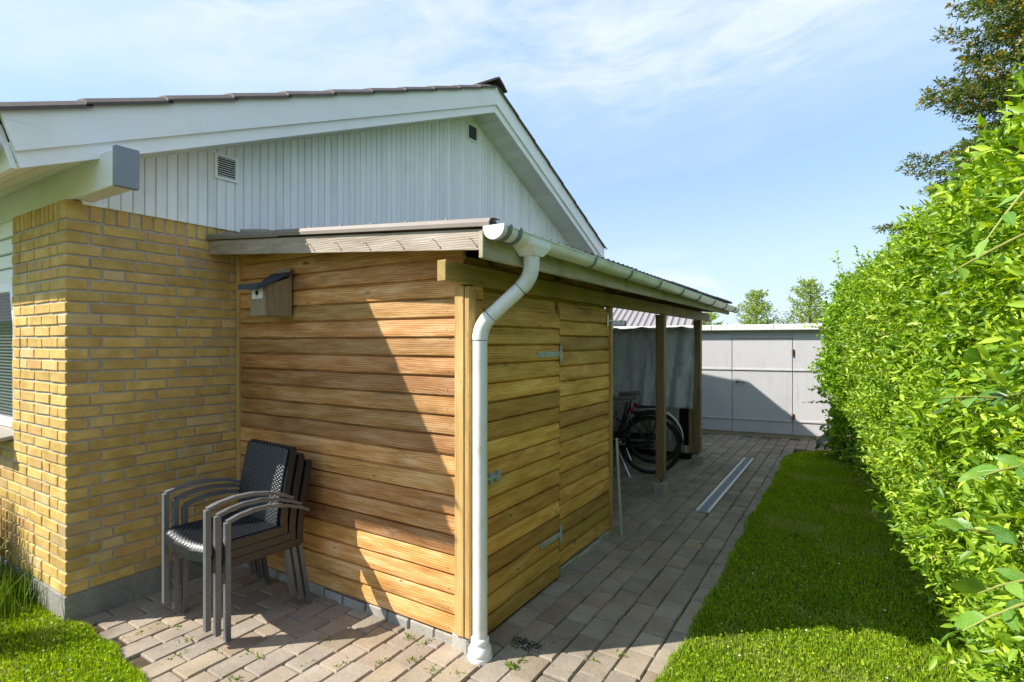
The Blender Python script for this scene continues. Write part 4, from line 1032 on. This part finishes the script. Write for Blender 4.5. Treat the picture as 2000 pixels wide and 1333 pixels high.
# ------------------------------------------------------------------ garage at the end of the path
GA = math.atan2(.267, 1.825)
gar = thing('garage', 'low grey panelled garage with white roof edge at the end of the path', 'garage', (-2.142, 9.858, 0), GA)
def gp(name, mb, mat, parent=gar): return place(name, mb, mat, parent, local=True)
gp('wall', MB().box(-3.6, 4.0, .012, 4.0, .05, 1.82), M['garage'])
mb = MB(); mb.bbox(-3.6, 4.0, -.004, .05, -.09, .052, .006); gp('plinth', mb, M['sandstone'])
cols = [(-3.4, -2.35), (-2.35, -1.2), (-1.2, -.38), (-.38, .418), (.418, 1.349), (1.349, 2.28), (2.28, 3.2)]
rows = [(.057, .285), (.285, 1.135), (1.135, 1.745)]
gdoor = gp('door', MB().box(.425, 1.342, -.001, .011, .06, 1.70), M['garage'])
for (xa, xb) in cols:
    isd = abs(xa - .418) < 1e-6
    for (za, zb) in rows:
        if isd and zb > 1.7: zb = 1.695
        mb = MB(); mb.bbox(xa + .006, xb - .006, -.014, .002, za + .006, zb - .006, .002); pnl = gp('panel', mb, M['garage'], gdoor if isd else gar)
        if za > .1:
            mb = MB(); mb.bbox(xa + .006, xb - .006, -.030, -.0145, za - .012, za + .014, .002); gp('batten', mb, M['garage'], gdoor if isd else gar)
    rv = MB()
    for zz_ in (.11, .24, .33, .62, .9, 1.09, 1.18, 1.45, 1.68):
        for xx in (xa + .03, xb - .03): rv.lathe([(0, .004), (.005, .003), (.007, 0)], (0, 0, 0), 7, Matrix.Translation((xx, -.0142, zz_)) @ Matrix.Rotation(R(90), 4, 'X'))
    gp('rivet', rv, M['galv'], gdoor if isd else gar)
mb = MB(); mb.bbox(.44, 1.33, -.035, -.012, 1.672, 1.69, .003); gp('drip_strip', mb, M['garage'], gdoor)
hd = MB(); hd.bbox(.475, .515, -.020, -.0105, .90, .945, .003); hd.tube([(.495, -.02, .93), (.495, -.06, .93), (.51, -.068, .93), (.62, -.066, .912)], .012, 8)
gp('handle', hd, M['bracket'], gdoor)
lk = MB().lathe([(0, .006), (.014, .005), (.017, 0)], (0, 0, 0), 14, Matrix.Translation((.488, -.0105, .865)) @ Matrix.Rotation(R(90), 4, 'X')); gp('lock', lk, M['galv'], gdoor)
for zz_ in (.36, 1.43):
    mb = MB(); mb.tube([(1.345, -.03, zz_ - .06), (1.345, -.03, zz_ + .06)], .011, 8); mb.bbox(1.355, 1.385, -.016, -.0105, zz_ - .055, zz_ + .045, .002); gp('hinge', mb, M['rust'], gdoor)
tm = MB(); xx = -3.8
while xx < 4.1:
    tm.bbox(xx, xx + .97, -.125, .3, 1.80, 1.895 + .006 * math.sin(xx * 7), .008); xx += .974
gp('roof_edge', tm, M['garage_trim'])
gp('roof_deck', MB().box(-3.75, 4.0, .3, 4.05, 1.83, 1.885), M['felt'])
mb = MB(); mb.tube([(-2.3, .35, 1.95), (-1.50, .33, 1.95)], .075, 14); o = place('felt_roll', mb, M['felt'], None, (0, 0, 0)); o.matrix_world = Matrix.Translation((-2.142, 9.858, 0)) @ Matrix.Rotation(GA, 4, 'Z'); tag(o, 'dark roll of roofing felt lying on the garage roof', 'felt roll')

# neighbouring house behind the garage
nh = thing('neighbour_house', 'neighbouring house with ribbed tile roof seen beneath the carport beam', 'house', (-9.9, 19.5, 0), R(8))
place('wall', MB().box(-6, 4.6, 0, 7, 0, 2.05), M['wall_far'], nh, local=True)
rf = MB(); sl_ = .42
rf.add([(-6.4, -.5, 1.95), (5.0, -.5, 1.95), (5.0, 3.4, 1.95 + 3.9 * sl_), (-6.4, 3.4, 1.95 + 3.9 * sl_), (5.0, 7.3, 1.95), (-6.4, 7.3, 1.95)], [(0, 1, 2, 3), (3, 2, 4, 5), (0, 3, 5), (1, 4, 2)])
M['tile_far'] = painted('pinkish_far_tile', (.30, .275, .27), .6, .3, (.20, .18, .175), 3., .2)
rfo = place('roof', rf, M['tile_far'], nh, local=True)
rib = MB()
for k in range(46):
    x = -6.3 + k * .245; rib.add([(x - .06, -.5, 1.955), (x, -.5, 2.02), (x + .06, -.5, 1.955), (x - .06, 3.4, 1.955 + 3.9 * sl_), (x, 3.4, 2.02 + 3.9 * sl_), (x + .06, 3.4, 1.955 + 3.9 * sl_)], [(0, 1, 4, 3), (1, 2, 5, 4), (0, 2, 1)])
place('tile_rib', rib, M['tile_far'], rfo, local=True)

# ------------------------------------------------------------------ vegetation
def hedge_face(y, z):
    f = np.interp(y, [-6., 2.4, 3.2, 4.2, 5.4, 7.0, 8.4, 9.2], [1.0, .68, .60, .48, .42, .28, .10, .05])
    f = f + .05 * np.sin(y * 4.1 + z * 2.2) + .05 * np.sin(y * 9.3 - z * 5.1) + .035 * np.sin(z * 11. + y * 3.) + .03 * np.sin(y * 21. + z * 13.) * np.sin(z * 17. - y * 6.)
    return f - .05 * np.sin(np.clip(z / 2.4, 0, 1) * np.pi) + .10 * np.clip((z - 2.05) / .4, 0, 1) ** 2 + .05 * np.clip((.35 - z) / .35, 0, 1)
def hedge_top(y): return 2.44 + .06 * np.sin(y * 2.3) + .05 * np.sin(y * 6.1 + 1)
rs = np.random.RandomState(11)
hedge = thing('privet_hedge', 'tall sunlit green hedge running along the lawn', 'hedge', (.9, 5.0, 0))
def shoots(n, yr, power=1.5):
    """shoot bases and directions on the face and the top of the hedge"""
    y = yr[0] + (yr[1] - yr[0]) * rs.rand(n) ** power; z = 0.04 + 2.42 * rs.rand(n) ** .9
    top = rs.rand(n) < .24
    x = hedge_face(y, z) + np.abs(rs.normal(0, .07, n)) - .015 + .075 * (np.sin(y * 25. + 3 * np.sin(z * 9.)) * np.sin(z * 23. + 2 * np.sin(y * 7.)))
    d = np.stack([-1. + .5 * rs.normal(size=n), .35 * rs.normal(size=n) - .15, .55 + .45 * rs.normal(size=n)], 1)
    xt = hedge_face(y, 2.3) + rs.rand(n) * .75; zt = hedge_top(y) - np.abs(rs.normal(0, .05, n)) - .14 * np.clip((.18 - (xt - hedge_face(y, 2.3))) / .18, 0, 1)
    x = np.where(top, xt, x); z = np.where(top, zt, z)
    d[top] = np.stack([-.35 + .5 * rs.normal(size=n), .45 * rs.normal(size=n), 1. + .3 * rs.normal(size=n)], 1)[top]
    return np.stack([x, y, z], 1), unit(d)
def leafy_shoots(P, Dn, k, L, W, ln):
    n = len(P); ln = ln * rs.uniform(.6, 1.5, n)
    t = (np.arange(k) + .5) / k
    pos = P[:, None] + Dn[:, None] * (t[None, :, None] * ln[:, None, None]) + rs.normal(0, .006, (n, k, 3))
    side = unit(np.cross(Dn, rs.normal(size=(n, 3)))); s2 = np.cross(Dn, side)
    sg = np.where(np.arange(k) % 2 == 0, 1., -1.)[None, :, None]; alt = ((np.arange(k) // 2) % 2)[None, :, None]
    lat = (side[:, None] * (1 - alt) + s2[:, None] * alt) * sg
    ax = Dn[:, None] * (.45 + .5 * t[None, :, None]) + lat * .85 + rs.normal(0, .22, (n, k, 3)) + np.array([0, 0, .12])
    sc = rs.uniform(.5, 1.35, (n, k)) * (1.1 - .45 * np.abs(t - .45))[None]
    return pos.reshape(-1, 3), ax.reshape(-1, 3), (L * sc).ravel(), (W * sc).ravel()
P, Dn = shoots(7600, (1.9, 8.6), 1.6)
a, b, c, d_ = leafy_shoots(P, Dn, 12, .054, .0195, .15)
o = place('foliage', leaf_mesh8('foliage', a, b, c, d_, rs), M['privet'], hedge); tag(o, kind='stuff')
P2, Dn2 = shoots(3600, (1.9, 8.6), 1.3); P2[:, 0] += .11
Pb, Db = shoots(1500, (-6.0, 1.9), 1.0); P2 = np.concatenate([P2, Pb]); Dn2 = np.concatenate([Dn2, Db])
a, b, c, d_ = leafy_shoots(P2, Dn2, 11, .052, .020, .13)
o = place('foliage', leaf_mesh('foliage', a, b, c, d_, rs, .22, .12), M['privet'], hedge); tag(o, kind='stuff')
# bare inner twigs and dark heart
tw = MB(); tr_ = random.Random(4)
for q in range(900):
    y = 1.5 + 7 * tr_.random() ** 1.5; z = tr_.uniform(.0, 2.2); x = float(hedge_face(y, z)) + tr_.uniform(-.04, .14)
    tw.tube([(x + .16, y + tr_.gauss(0, .05), z - .14), (x + .06, y, z - .03), (x - .03, y + tr_.gauss(0, .04), z + .08)], [.004, .003, .0018], 4, caps=False)
for q in range(46):
    y = 1.5 + 7.2 * q / 46; x = float(hedge_face(y, .2)) + tr_.uniform(.12, .3)
    tw.tube([(x, y, -.05), (x + tr_.gauss(0, .05), y + tr_.gauss(0, .06), .6), (x + tr_.gauss(0, .1), y + tr_.gauss(0, .12), 1.4)], [.018, .013, .006], 6, caps=False)
place('twigs', tw, M['twig'], hedge)
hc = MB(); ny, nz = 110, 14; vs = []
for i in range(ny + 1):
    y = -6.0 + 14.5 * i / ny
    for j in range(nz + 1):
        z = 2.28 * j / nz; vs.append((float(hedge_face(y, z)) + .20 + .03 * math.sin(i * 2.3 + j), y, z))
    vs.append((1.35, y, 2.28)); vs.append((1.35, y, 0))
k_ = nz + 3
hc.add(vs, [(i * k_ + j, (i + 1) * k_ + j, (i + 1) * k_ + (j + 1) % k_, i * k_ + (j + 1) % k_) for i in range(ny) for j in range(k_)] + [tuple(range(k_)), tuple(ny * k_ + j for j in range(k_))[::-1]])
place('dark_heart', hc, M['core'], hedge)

# rounder-leaved bush closing the far end of the hedge
bush = thing('snowberry_bush', 'bright round-leaved bush at the far end of the hedge', 'bush', (.25, 8.75, 0))
n = 2600
ph = rs.uniform(0, 2 * np.pi, n); cz = rs.rand(n)
zz = .12 + 2.35 * cz; rad = .50 * np.sqrt(np.clip(1 - ((zz - 1.15) / 1.75) ** 2, .05, 1)) * rs.uniform(.78, 1.06, n) * (1 + .12 * np.sin(3 * ph + zz * 3) + .1 * np.sin(7 * zz))
P = np.stack([.30 + rad * np.cos(ph), 8.62 + rad * 1.1 * np.sin(ph), zz], 1)
Dn = unit(np.stack([np.cos(ph) + .3 * rs.normal(size=n), np.sin(ph) + .3 * rs.normal(size=n), .25 + .45 * rs.normal(size=n)], 1))
a, b, c, d_ = leafy_shoots(P, Dn, 9, .052, .038, .16)
o = place('foliage', leaf_mesh('foliage', a, b, c, d_, rs, .12, .10, .5), M['snowberry'], bush); tag(o, kind='stuff')
sp = MB(); la, lb_ = [], []
for (x, y, z, dx, dy, dz, ln) in ((-.10, 8.1, 2.35, -.1, -.1, 1., .45), (.0, 8.3, 2.4, -.5, .1, .9, .40), (.12, 7.6, 2.4, -.15, .0, 1., .38), (-.2, 8.3, 1.75, -1., -.1, .35, .32), (-.12, 8.1, .8, -1., -.2, .15, .40), (.02, 7.2, .55, -1., -.1, -.1, .36), (.08, 6.6, .50, -1., -.15, -.12, .30), (-.16, 8.4, 1.15, -1., 0., .3, .3), (-.22, 8.5, 1.0, -1., .1, -.1, .25), (.18, 5.9, .55, -1., -.1, .0, .24)):
    dv = np.array([dx, dy, dz]); dv = dv / np.linalg.norm(dv); p0 = np.array([x, y, z]); pts = [p0 + dv * ln * t + np.array([0, 0, -.12 * ln * t * t]) for t in (0, .35, .7, 1.)]
    place('stem', MB().tube([tuple(q) for q in pts], [.004, .003, .0025, .0015], 5, caps=False), M['stem'], bush)
    for t in np.linspace(.2, 1., 7):
        for s_ in (-1, 1): la.append(p0 + dv * ln * t + np.array([0, 0, -.12 * ln * t * t])); lb_.append(dv * .4 + s_ * np.cross(dv, [0.2, 0.3, .9]) + rs.normal(0, .2, 3))
o = place('foliage', leaf_mesh('foliage', np.array(la), np.array(lb_), .055 * rs.uniform(.6, 1.2, len(la)), .036 * rs.uniform(.7, 1.1, len(la)), rs, .12, .1, .5), M['snowberry'], bush); tag(o, kind='stuff')
bt = MB()
for q in range(14): place('stem', MB().tube([(.28 + tr_.gauss(0, .06), 8.7 + tr_.gauss(0, .08), 0), (.28 + tr_.gauss(0, .16), 8.65 + tr_.gauss(0, .16), 1.0), (.26 + tr_.gauss(0, .3), 8.6 + tr_.gauss(0, .28), 2.0)], [.012, .009, .003], 5, caps=False), M['twig'], bush)
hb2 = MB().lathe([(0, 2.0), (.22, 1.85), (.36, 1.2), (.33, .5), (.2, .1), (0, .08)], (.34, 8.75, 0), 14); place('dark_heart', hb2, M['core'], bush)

# large-leaved shrub leaning out of the hedge close to the camera
def big_leaf_mesh(seed):
    r = random.Random(seed); n = 9; vs = []; L, W = 1., .50 * r.uniform(.9, 1.1); cur = r.uniform(.12, .32); fold = r.uniform(.10, .22); tw_ = r.uniform(-.2, .2)
    for i in range(n + 1):
        t = i / n; w = W * .5 * (math.sin(math.pi * t ** .80) ** .85) * (1 + .06 * (-1) ** i) if 0 < i < n else .0
        z = -cur * t * t
        for s_ in (-1, 0, 1): vs.append((L * t, s_ * w, z + fold * w * abs(s_) * 1.6 + s_ * tw_ * t * w * .5))
    fs = []
    for i in range(n):
        for a_ in (0, 1): fs.append((i * 3 + a_, (i + 1) * 3 + a_, (i + 1) * 3 + a_ + 1, i * 3 + a_ + 1))
    vs = [(x * .1, y * .1, z * .1) for x, y, z in vs]
    me = MB().add(vs, fs).mesh('leaf', True); me.materials.append(M['bigleaf']); return me
BL = [big_leaf_mesh(i) for i in range(6)]
shrub = thing('large_leaved_shrub', 'shrub with large glossy veined leaves reaching out of the hedge', 'shrub', (.75, 2.0, 0))
lr = random.Random(9)
def spray(p0, p1, n, size, sag=.06, whorl=False):
    p0, p1 = Vector(p0), Vector(p1); dv = (p1 - p0); ln = dv.length; dv.normalize()
    pt = lambda t: p0 + (p1 - p0) * t + Vector((0, 0, -sag * t * t))
    place('stem', MB().tube([pt(t) for t in (0, .25, .5, .75, 1.)], [.0055, .0048, .004, .003, .002], 6, caps=False), M['stem'], shrub)
    for i in range(n):
        t = .38 + .62 * (i + lr.uniform(.3, .9)) / n; s_ = (-1) ** i
        lat = dv.cross(Vector((0, 0, 1))); lat.normalize()
        ax = dv * lr.uniform(.35, .9) + lat * s_ * lr.uniform(.5, 1.1) + Vector((0, 0, lr.uniform(-.55, .25)))
        if i == n - 1: ax = dv + Vector((0, 0, lr.uniform(-.3, .1)))
        ax.normalize(); up = Vector((lr.gauss(-.6, .45), lr.gauss(-.55, .45), lr.uniform(.3, 1.))); yv = up.cross(ax).normalized(); zv = ax.cross(yv)
        Rm = Matrix((ax, yv, zv)).transposed(); s = size * lr.uniform(.65, 1.15) * 10
        o = place('leaf', BL[lr.randrange(6)], None, shrub, pt(t), Rm.to_euler()); o.scale = (s, s, s)
sp_r = random.Random(77)
for (tx_, ty_, tz_, dx_, dz_, n_, s_z) in ((.215, 2.05, 1.80, .30, -.16, 3, .085), (.20, 1.98, 1.50, .34, .10, 4, .085), (.27, 2.02, 1.44, .26, -.02, 3, .095), (.30, 1.96, 1.60, .25, .16, 3, .10), (.31, 1.98, 1.27, .22, .02, 4, .10),
                                             (.26, 2.05, 1.12, .30, .20, 4, .09), (.30, 1.95, .98, .22, .05, 3, .10), (.27, 2.0, .83, .28, -.05, 4, .085), (.255, 1.93, .62, .26, .06, 4, .085), (.33, 1.90, .70, .2, .12, 3, .095), (.33, 2.05, 1.95, .2, -.2, 3, .085)):
    spray((tx_ + dx_, ty_ + sp_r.uniform(.12, .34), tz_ - dz_), (tx_, ty_, tz_), n_, s_z, sp_r.uniform(.0, .09))
for pts_, rr_ in (([(.70, 2.45, 0), (.66, 2.42, .7), (.62, 2.4, 1.3), (.60, 2.42, 1.9), (.56, 2.5, 2.35)], [.014, .012, .010, .008, .005]),
                   ([(.60, 2.5, 1.75), (.535, 2.46, 2.10), (.515, 2.44, 2.28), (.50, 2.42, 2.50)], [.010, .008, .0065, .003]), ([(.525, 2.45, 2.20), (.44, 2.34, 2.23), (.40, 2.28, 2.24)], [.006, .0045, .0025])):
    place('stem', MB().tube(pts_, rr_, 7), M['bark'], shrub)
P = np.array([[.505, 2.425, 2.36 + .02 * i] for i in range(9)] + [[.41, 2.30, 2.20 + .01 * i] for i in range(6)]); Dn = unit(np.stack([rs.normal(size=15), rs.normal(size=15), .6 + .3 * rs.normal(size=15)], 1))
a, b, c, d_ = leafy_shoots(P, Dn, 5, .06, .018, .03)
o = place('foliage', leaf_mesh('foliage', a, b, c, d_, rs, .22, .12), M['privet'], shrub); tag(o, kind='stuff')

# blue-green plant at the foot of the bush
rh = thing('broad_leaved_plant', 'blue-green plant with broad drooping leaves at the end of the lawn', 'plant', (-.05, 8.85, 0))
def broad(p, ax, L, W, droop):
    n = 8; vs = []; ax = Vector(ax).normalized(); lat = ax.cross(Vector((0, 0, 1))).normalized(); p = Vector(p)
    for i in range(n + 1):
        t = i / n; w = W * (math.sin(math.pi * min(1, t * .92 + .08)) ** .7) * (1 + .12 * math.sin(i * 2.9))
        c = p + ax * L * t + Vector((0, 0, .25 * L * t - droop * L * t * t))
        for s_ in (-1, -.5, 0, .5, 1): vs.append(c + lat * w * s_ + Vector((0, 0, .10 * W * abs(s_) - .16 * W * s_ * s_ * math.sin(i + s_ * 3))))
    o = place('leaf', MB().add([v - p for v in vs], [(i * 5 + a_, (i + 1) * 5 + a_, (i + 1) * 5 + a_ + 1, i * 5 + a_ + 1) for i in range(n) for a_ in range(4)]), M['rhubarb'], rh, p); smooth(o, 70)
for q, (p, ax, L, W, dr) in enumerate((((-.10, 8.7, .30), (-.8, -.55, .2), .36, .15, .9), ((-.05, 8.75, .42), (-1., .1, .4), .34, .15, .8), ((.0, 8.6, .25), (-.3, -1., .1), .34, .16, .9), ((-.1, 8.9, .30), (-.9, .4, .1), .34, .14, 1.), ((.0, 8.8, .5), (-.7, -.3, .8), .32, .15, .7), ((.1, 8.5, .22), (-.6, -.9, 0.), .32, .15, .8), ((-.12, 8.75, .16), (-1., -.2, .0), .30, .13, .5))):
    broad(p, ax, L, W, dr)

# ------------------------------------------------------------------ trees
def conifer(name, label, loc, Ht, rmax, z0, nb, seed, cones=True):
    t = thing(name, label, 'tree', loc); r = np.random.RandomState(seed); x0, y0, _ = loc
    mb = MB(); mb.tube([(x0, y0, -.1), (x0, y0, Ht * .4), (x0 + .05, y0, Ht * .75), (x0, y0, Ht)], [.20, .14, .07, .01], 9)
    bp_, ba_, bl_, cp_, ca_ = [], [], [], [], []
    for q in range(nb):
        u = (q + r.rand()) / nb; z = z0 + (Ht - .3 - z0) * u; az = q * 2.4 + r.normal(0, .3); ln = rmax * (1 - u) ** .75 * r.uniform(.75, 1.1) + .12
        rise = .10 + .25 * u + r.normal(0, .08)
        dirv = np.array([math.cos(az), math.sin(az), 0]); m = 9
        pt = lambda s: np.array([x0, y0, z]) + dirv * ln * s + np.array([0, 0, ln * (rise * s - .25 * s * s + .18 * s ** 3)])
        mb.tube([tuple(pt(s)) for s in (0, .35, .7, 1.)], [.026 * (1 - .6 * u), .017, .009, .003], 5, caps=False)
        k = int(14 + 42 * ln / rmax)
        for i in range(k):
            s = .12 + .88 * (i + r.rand()) / k; p = pt(s); side = np.cross(dirv, [0, 0, 1.]) * (1 if i % 2 else -1)
            tl = (.55 * (1.05 - s) + .12) * min(1.3, ln) * r.uniform(.6, 1.15)
            td = side * r.uniform(.6, 1.1) + dirv * r.uniform(.35, .9) + np.array([0, 0, r.uniform(-.25, .15)]); td /= np.linalg.norm(td)
            nn = int(16 + 50 * tl)
            w = r.rand(nn); pos = p + td * (tl * w)[:, None] + r.normal(0, .018, (nn, 3)) + np.array([0, 0, -.10]) * (w ** 2 * tl)[:, None]
            ax = td * .8 + r.normal(0, .55, (nn, 3))
            bp_.append(pos); ba_.append(ax)
            if cones and r.rand() < (.2 if z > 4.2 else .08):
                nc = 9; cp_.append(p + td * tl * r.uniform(.8, 1.05, nc)[:, None] + r.normal(0, .03, (nc, 3))); ca_.append(td + r.normal(0, .6, (nc, 3)))
    place('trunk', mb, M['bark'], t)
    P = np.concatenate(bp_); A = np.concatenate(ba_)
    o = place('crown', leaf_mesh('crown', P, A, .075 * r.uniform(.6, 1.3, len(P)), .026 * r.uniform(.6, 1.2, len(P)), r, .15, .1), M['conifer'], t)
    if cp_:
        P = np.concatenate(cp_); A = np.concatenate(ca_)
        place('shoot_tips', leaf_mesh('shoot_tips', P, A, .06, .04, r, .2, .0), M['cone'], t)
    return t
conifer('conifer_tree', 'tall dark conifer with brownish shoot tips rising behind the hedge', (3.45, 11.7, 0), 11.0, 3.3, 1.6, 330, 3)
def sparse_tree(label, loc, Ht, rad, seed, nb=60):
    t = thing('young_tree', label, 'tree', loc, group='small trees beyond the garage'); r = np.random.RandomState(seed); x0, y0, _ = loc
    mb = MB(); mb.tube([(x0, y0, 0), (x0, y0, Ht * .6), (x0 + .04, y0, Ht)], [.07, .045, .006], 7); pp, aa = [], []
    for q in range(nb):
        u = (q + r.rand()) / nb; z = .9 + (Ht - 1.0) * u; az = q * 2.4; ln = rad * (1 - u) ** .6 * r.uniform(.6, 1.2) + .1; rise = r.uniform(.3, .8)
        dv = np.array([math.cos(az), math.sin(az), rise]); p0 = np.array([x0, y0, z])
        mb.tube([tuple(p0), tuple(p0 + dv * ln * .5), tuple(p0 + dv * ln + np.array([0, 0, .06]))], [.012, .008, .003], 4, caps=False)
        k = int(26 + 80 * ln); s = .15 + .85 * r.rand(k); pp.append(p0 + dv * (ln * s)[:, None] + r.normal(0, .05, (k, 3))); aa.append(dv + r.normal(0, .8, (k, 3)))
    place('trunk', mb, M['bark'], t); P = np.concatenate(pp); A = np.concatenate(aa)
    place('crown', leaf_mesh('crown', P, A, .085, .045, r, .15, .1), M['far_leaf'], t); return t
sparse_tree('sparse light green tree above the middle of the garage roof', (-2.95, 21.8, 0), 3.55, 1.0, 5, 70)
sparse_tree('sparse light green tree between the hedge and its twin over the garage', (-1.25, 22.6, 0), 3.95, 1.15, 6, 75)
sparse_tree('low light green tree showing just past the carport gutter end', (-4.6, 21.5, 0), 2.75, .9, 7, 40)
sparse_tree('bright green tree showing under the carport beam over the far roof', (-9.6, 27.0, 0), 4.0, 1.7, 8, 60)

# wild grass tufts beside the brick corner and just outside the frame
def tuft(label, c, n, h, spread, name='grass_tuft', mat='tuft', w=.006, lean=.28):
    P = np.stack([c[0] + rs.normal(0, spread, n), c[1] + rs.normal(0, spread * .7, n), np.zeros(n)], 1)
    o = place(name, blades(name, P, h, w, lean), M[mat]); tag(o, label, 'grass', kind='stuff'); return o
tuft('tall grass at the foot of the brick pier', (-4.32, 1.05, 0), 620, .24, .16)
tuft('taller wild grass left of the brick pier', (-4.84, .97, 0), 420, .80, .13, w=.011, lean=.16)
tuft('wispy wild grass on the lawn by the patio edge', (-3.92, .80, 0), 150, .60, .07, w=.012, lean=.2)
# weeds in the paving joints
wp, wa = [], []
wr = np.random.RandomState(31)
spots = [(-2.78, 1.53, 1.), (-2.62, 1.62, .6), (-3.0, 1.50, 1.), (-2.9, 1.42, 1.), (-2.45, 1.45, 2.), (-2.52, 1.62, .8), (-2.27, 1.72, 1.), (-2.13, 1.80, .7), (-2.1, 1.62, 1.2), (-1.98, 1.92, .9), (-1.85, 2.02, 1.), (-2.02, 2.16, 1.4), (-1.90, 2.17, 1.), (-1.6, 2.05, 1.6), (-1.72, 2.0, 1.), (-2.36, 1.9, .7), (-1.40, 2.30, .9), (-1.3, 2.5, .6), (-1.1, 2.5, .8), (-.98, 2.62, 1.), (-1.13, 2.34, .7), (-.84, 3.1, .7), (-.98, 4.4, .7), (-.84, 5.4, 1.), (-.98, 6.2, .8), (-.84, 7.4, .9), (-1.45, 5.7, 1.), (-1.60, 5.80, .9), (-1.26, 4.9, .6), (-3.2, 1.55, .8), (-3.3, 1.42, .8), (-1.5, 2.42, .6)]
for (x, y, s) in spots:
    n = int(20 * s); ox = wr.rand() < .5
    p = np.stack([x + wr.normal(0, .008 if not ox else .022, n), y + wr.normal(0, .03 * s ** .5 if not ox else .010, n), np.full(n, -.004)], 1); wp.append(p); wa.append(np.stack([wr.normal(0, .6, n), wr.normal(0, .6, n), wr.uniform(.1, 1., n)], 1))
P = np.concatenate(wp); A = np.concatenate(wa)
o = place('joint_weeds', leaf_mesh('joint_weeds', P, A, .022 * wr.uniform(.5, 1.4, len(P)), .007 * wr.uniform(.6, 1.5, len(P)), wr, .1, .2), M['weed']); tag(o, 'small weeds and moss growing in the paving joints', 'weeds', kind='stuff')
n = 260; P = np.stack([wr.choice([-1.47, -1.42, -1.38, -1.50], n) + wr.normal(0, .018, n), wr.choice([2.41, 2.46, 2.44], n) + wr.normal(0, .015, n), np.full(n, .001)], 1)
o = place('moss_clumps', leaf_mesh('moss_clumps', P, wr.normal(size=(n, 3)) * np.array([1, 1, .5]), .012, .008, wr, .2, 0), M['moss']); tag(o, 'dark moss crumbs fallen on the path by the downpipe', 'moss', kind='stuff')
# a moss cushion and dry bits by the downpipe
n = 110; P = np.stack([-1.405 + wr.normal(0, .018, n), 2.235 + wr.normal(0, .012, n), np.abs(wr.normal(0, .007, n))], 1)
o = place('moss_cushion', leaf_mesh('moss_cushion', P, wr.normal(size=(n, 3)), .013, .008, wr, .2, 0), M['weed']); tag(o, 'green moss cushion lying on the paving beside the downpipe', 'moss', kind='stuff')
n = 420; P = np.stack([wr.uniform(-3.1, -.8, n), 1.3 + 1.6 * wr.rand(n), np.full(n, .003)], 1); P = P[(P[:, 1] < 2.18) | (P[:, 0] > -1.55)]
o = place('dry_bits', leaf_mesh('dry_bits', P, wr.normal(size=(len(P), 3)) * np.array([1, 1, .1]), .011 * wr.uniform(.3, 1.4, len(P)), .003, wr, .1, 0), M['twig']); tag(o, 'dry plant crumbs scattered over the paving', 'crumbs', kind='stuff')

# dead leaves caught in the hedge, petals on the lawn
P, Dn = shoots(420, (1.9, 8.5), 1.5)
o = place('dry_leaves', leaf_mesh8('dry_leaves', P + Dn * rs.uniform(.02, .10, (420, 1)), Dn + rs.normal(0, .7, (420, 3)), .045 * rs.uniform(.6, 1.2, 420), .016, rs), M['twig'], hedge); tag(o, kind='stuff')
n = 34; P = np.stack([wr.uniform(-.6, .3, n), 2.3 + 4. * wr.rand(n) ** 1.5, np.full(n, .034)], 1)
o = place('petals', leaf_mesh('petals', P, wr.normal(size=(n, 3)) * np.array([1, 1, .3]), .014 * wr.uniform(.6, 1.2, n), .010, wr, .2, 0), M['plate']); tag(o, 'tiny white petals scattered on the lawn by the hedge', 'petals', kind='stuff')

# loose upright shoots along the top of the hedge
n = 150; y = 2.2 + 6.2 * rs.rand(n) ** 1.3; xo = hedge_face(y, 2.3) + .05 + .4 * rs.rand(n)
P = np.stack([xo, y, hedge_top(y) - .08], 1); Dn = unit(np.stack([-.25 + .35 * rs.normal(size=n), .3 * rs.normal(size=n), np.ones(n)], 1))
a, b, c, d_ = leafy_shoots(P, Dn, 16, .050, .018, .24)
o = place('top_shoots', leaf_mesh8('top_shoots', a, b, c, d_, rs), M['privet'], hedge); tag(o, kind='stuff')
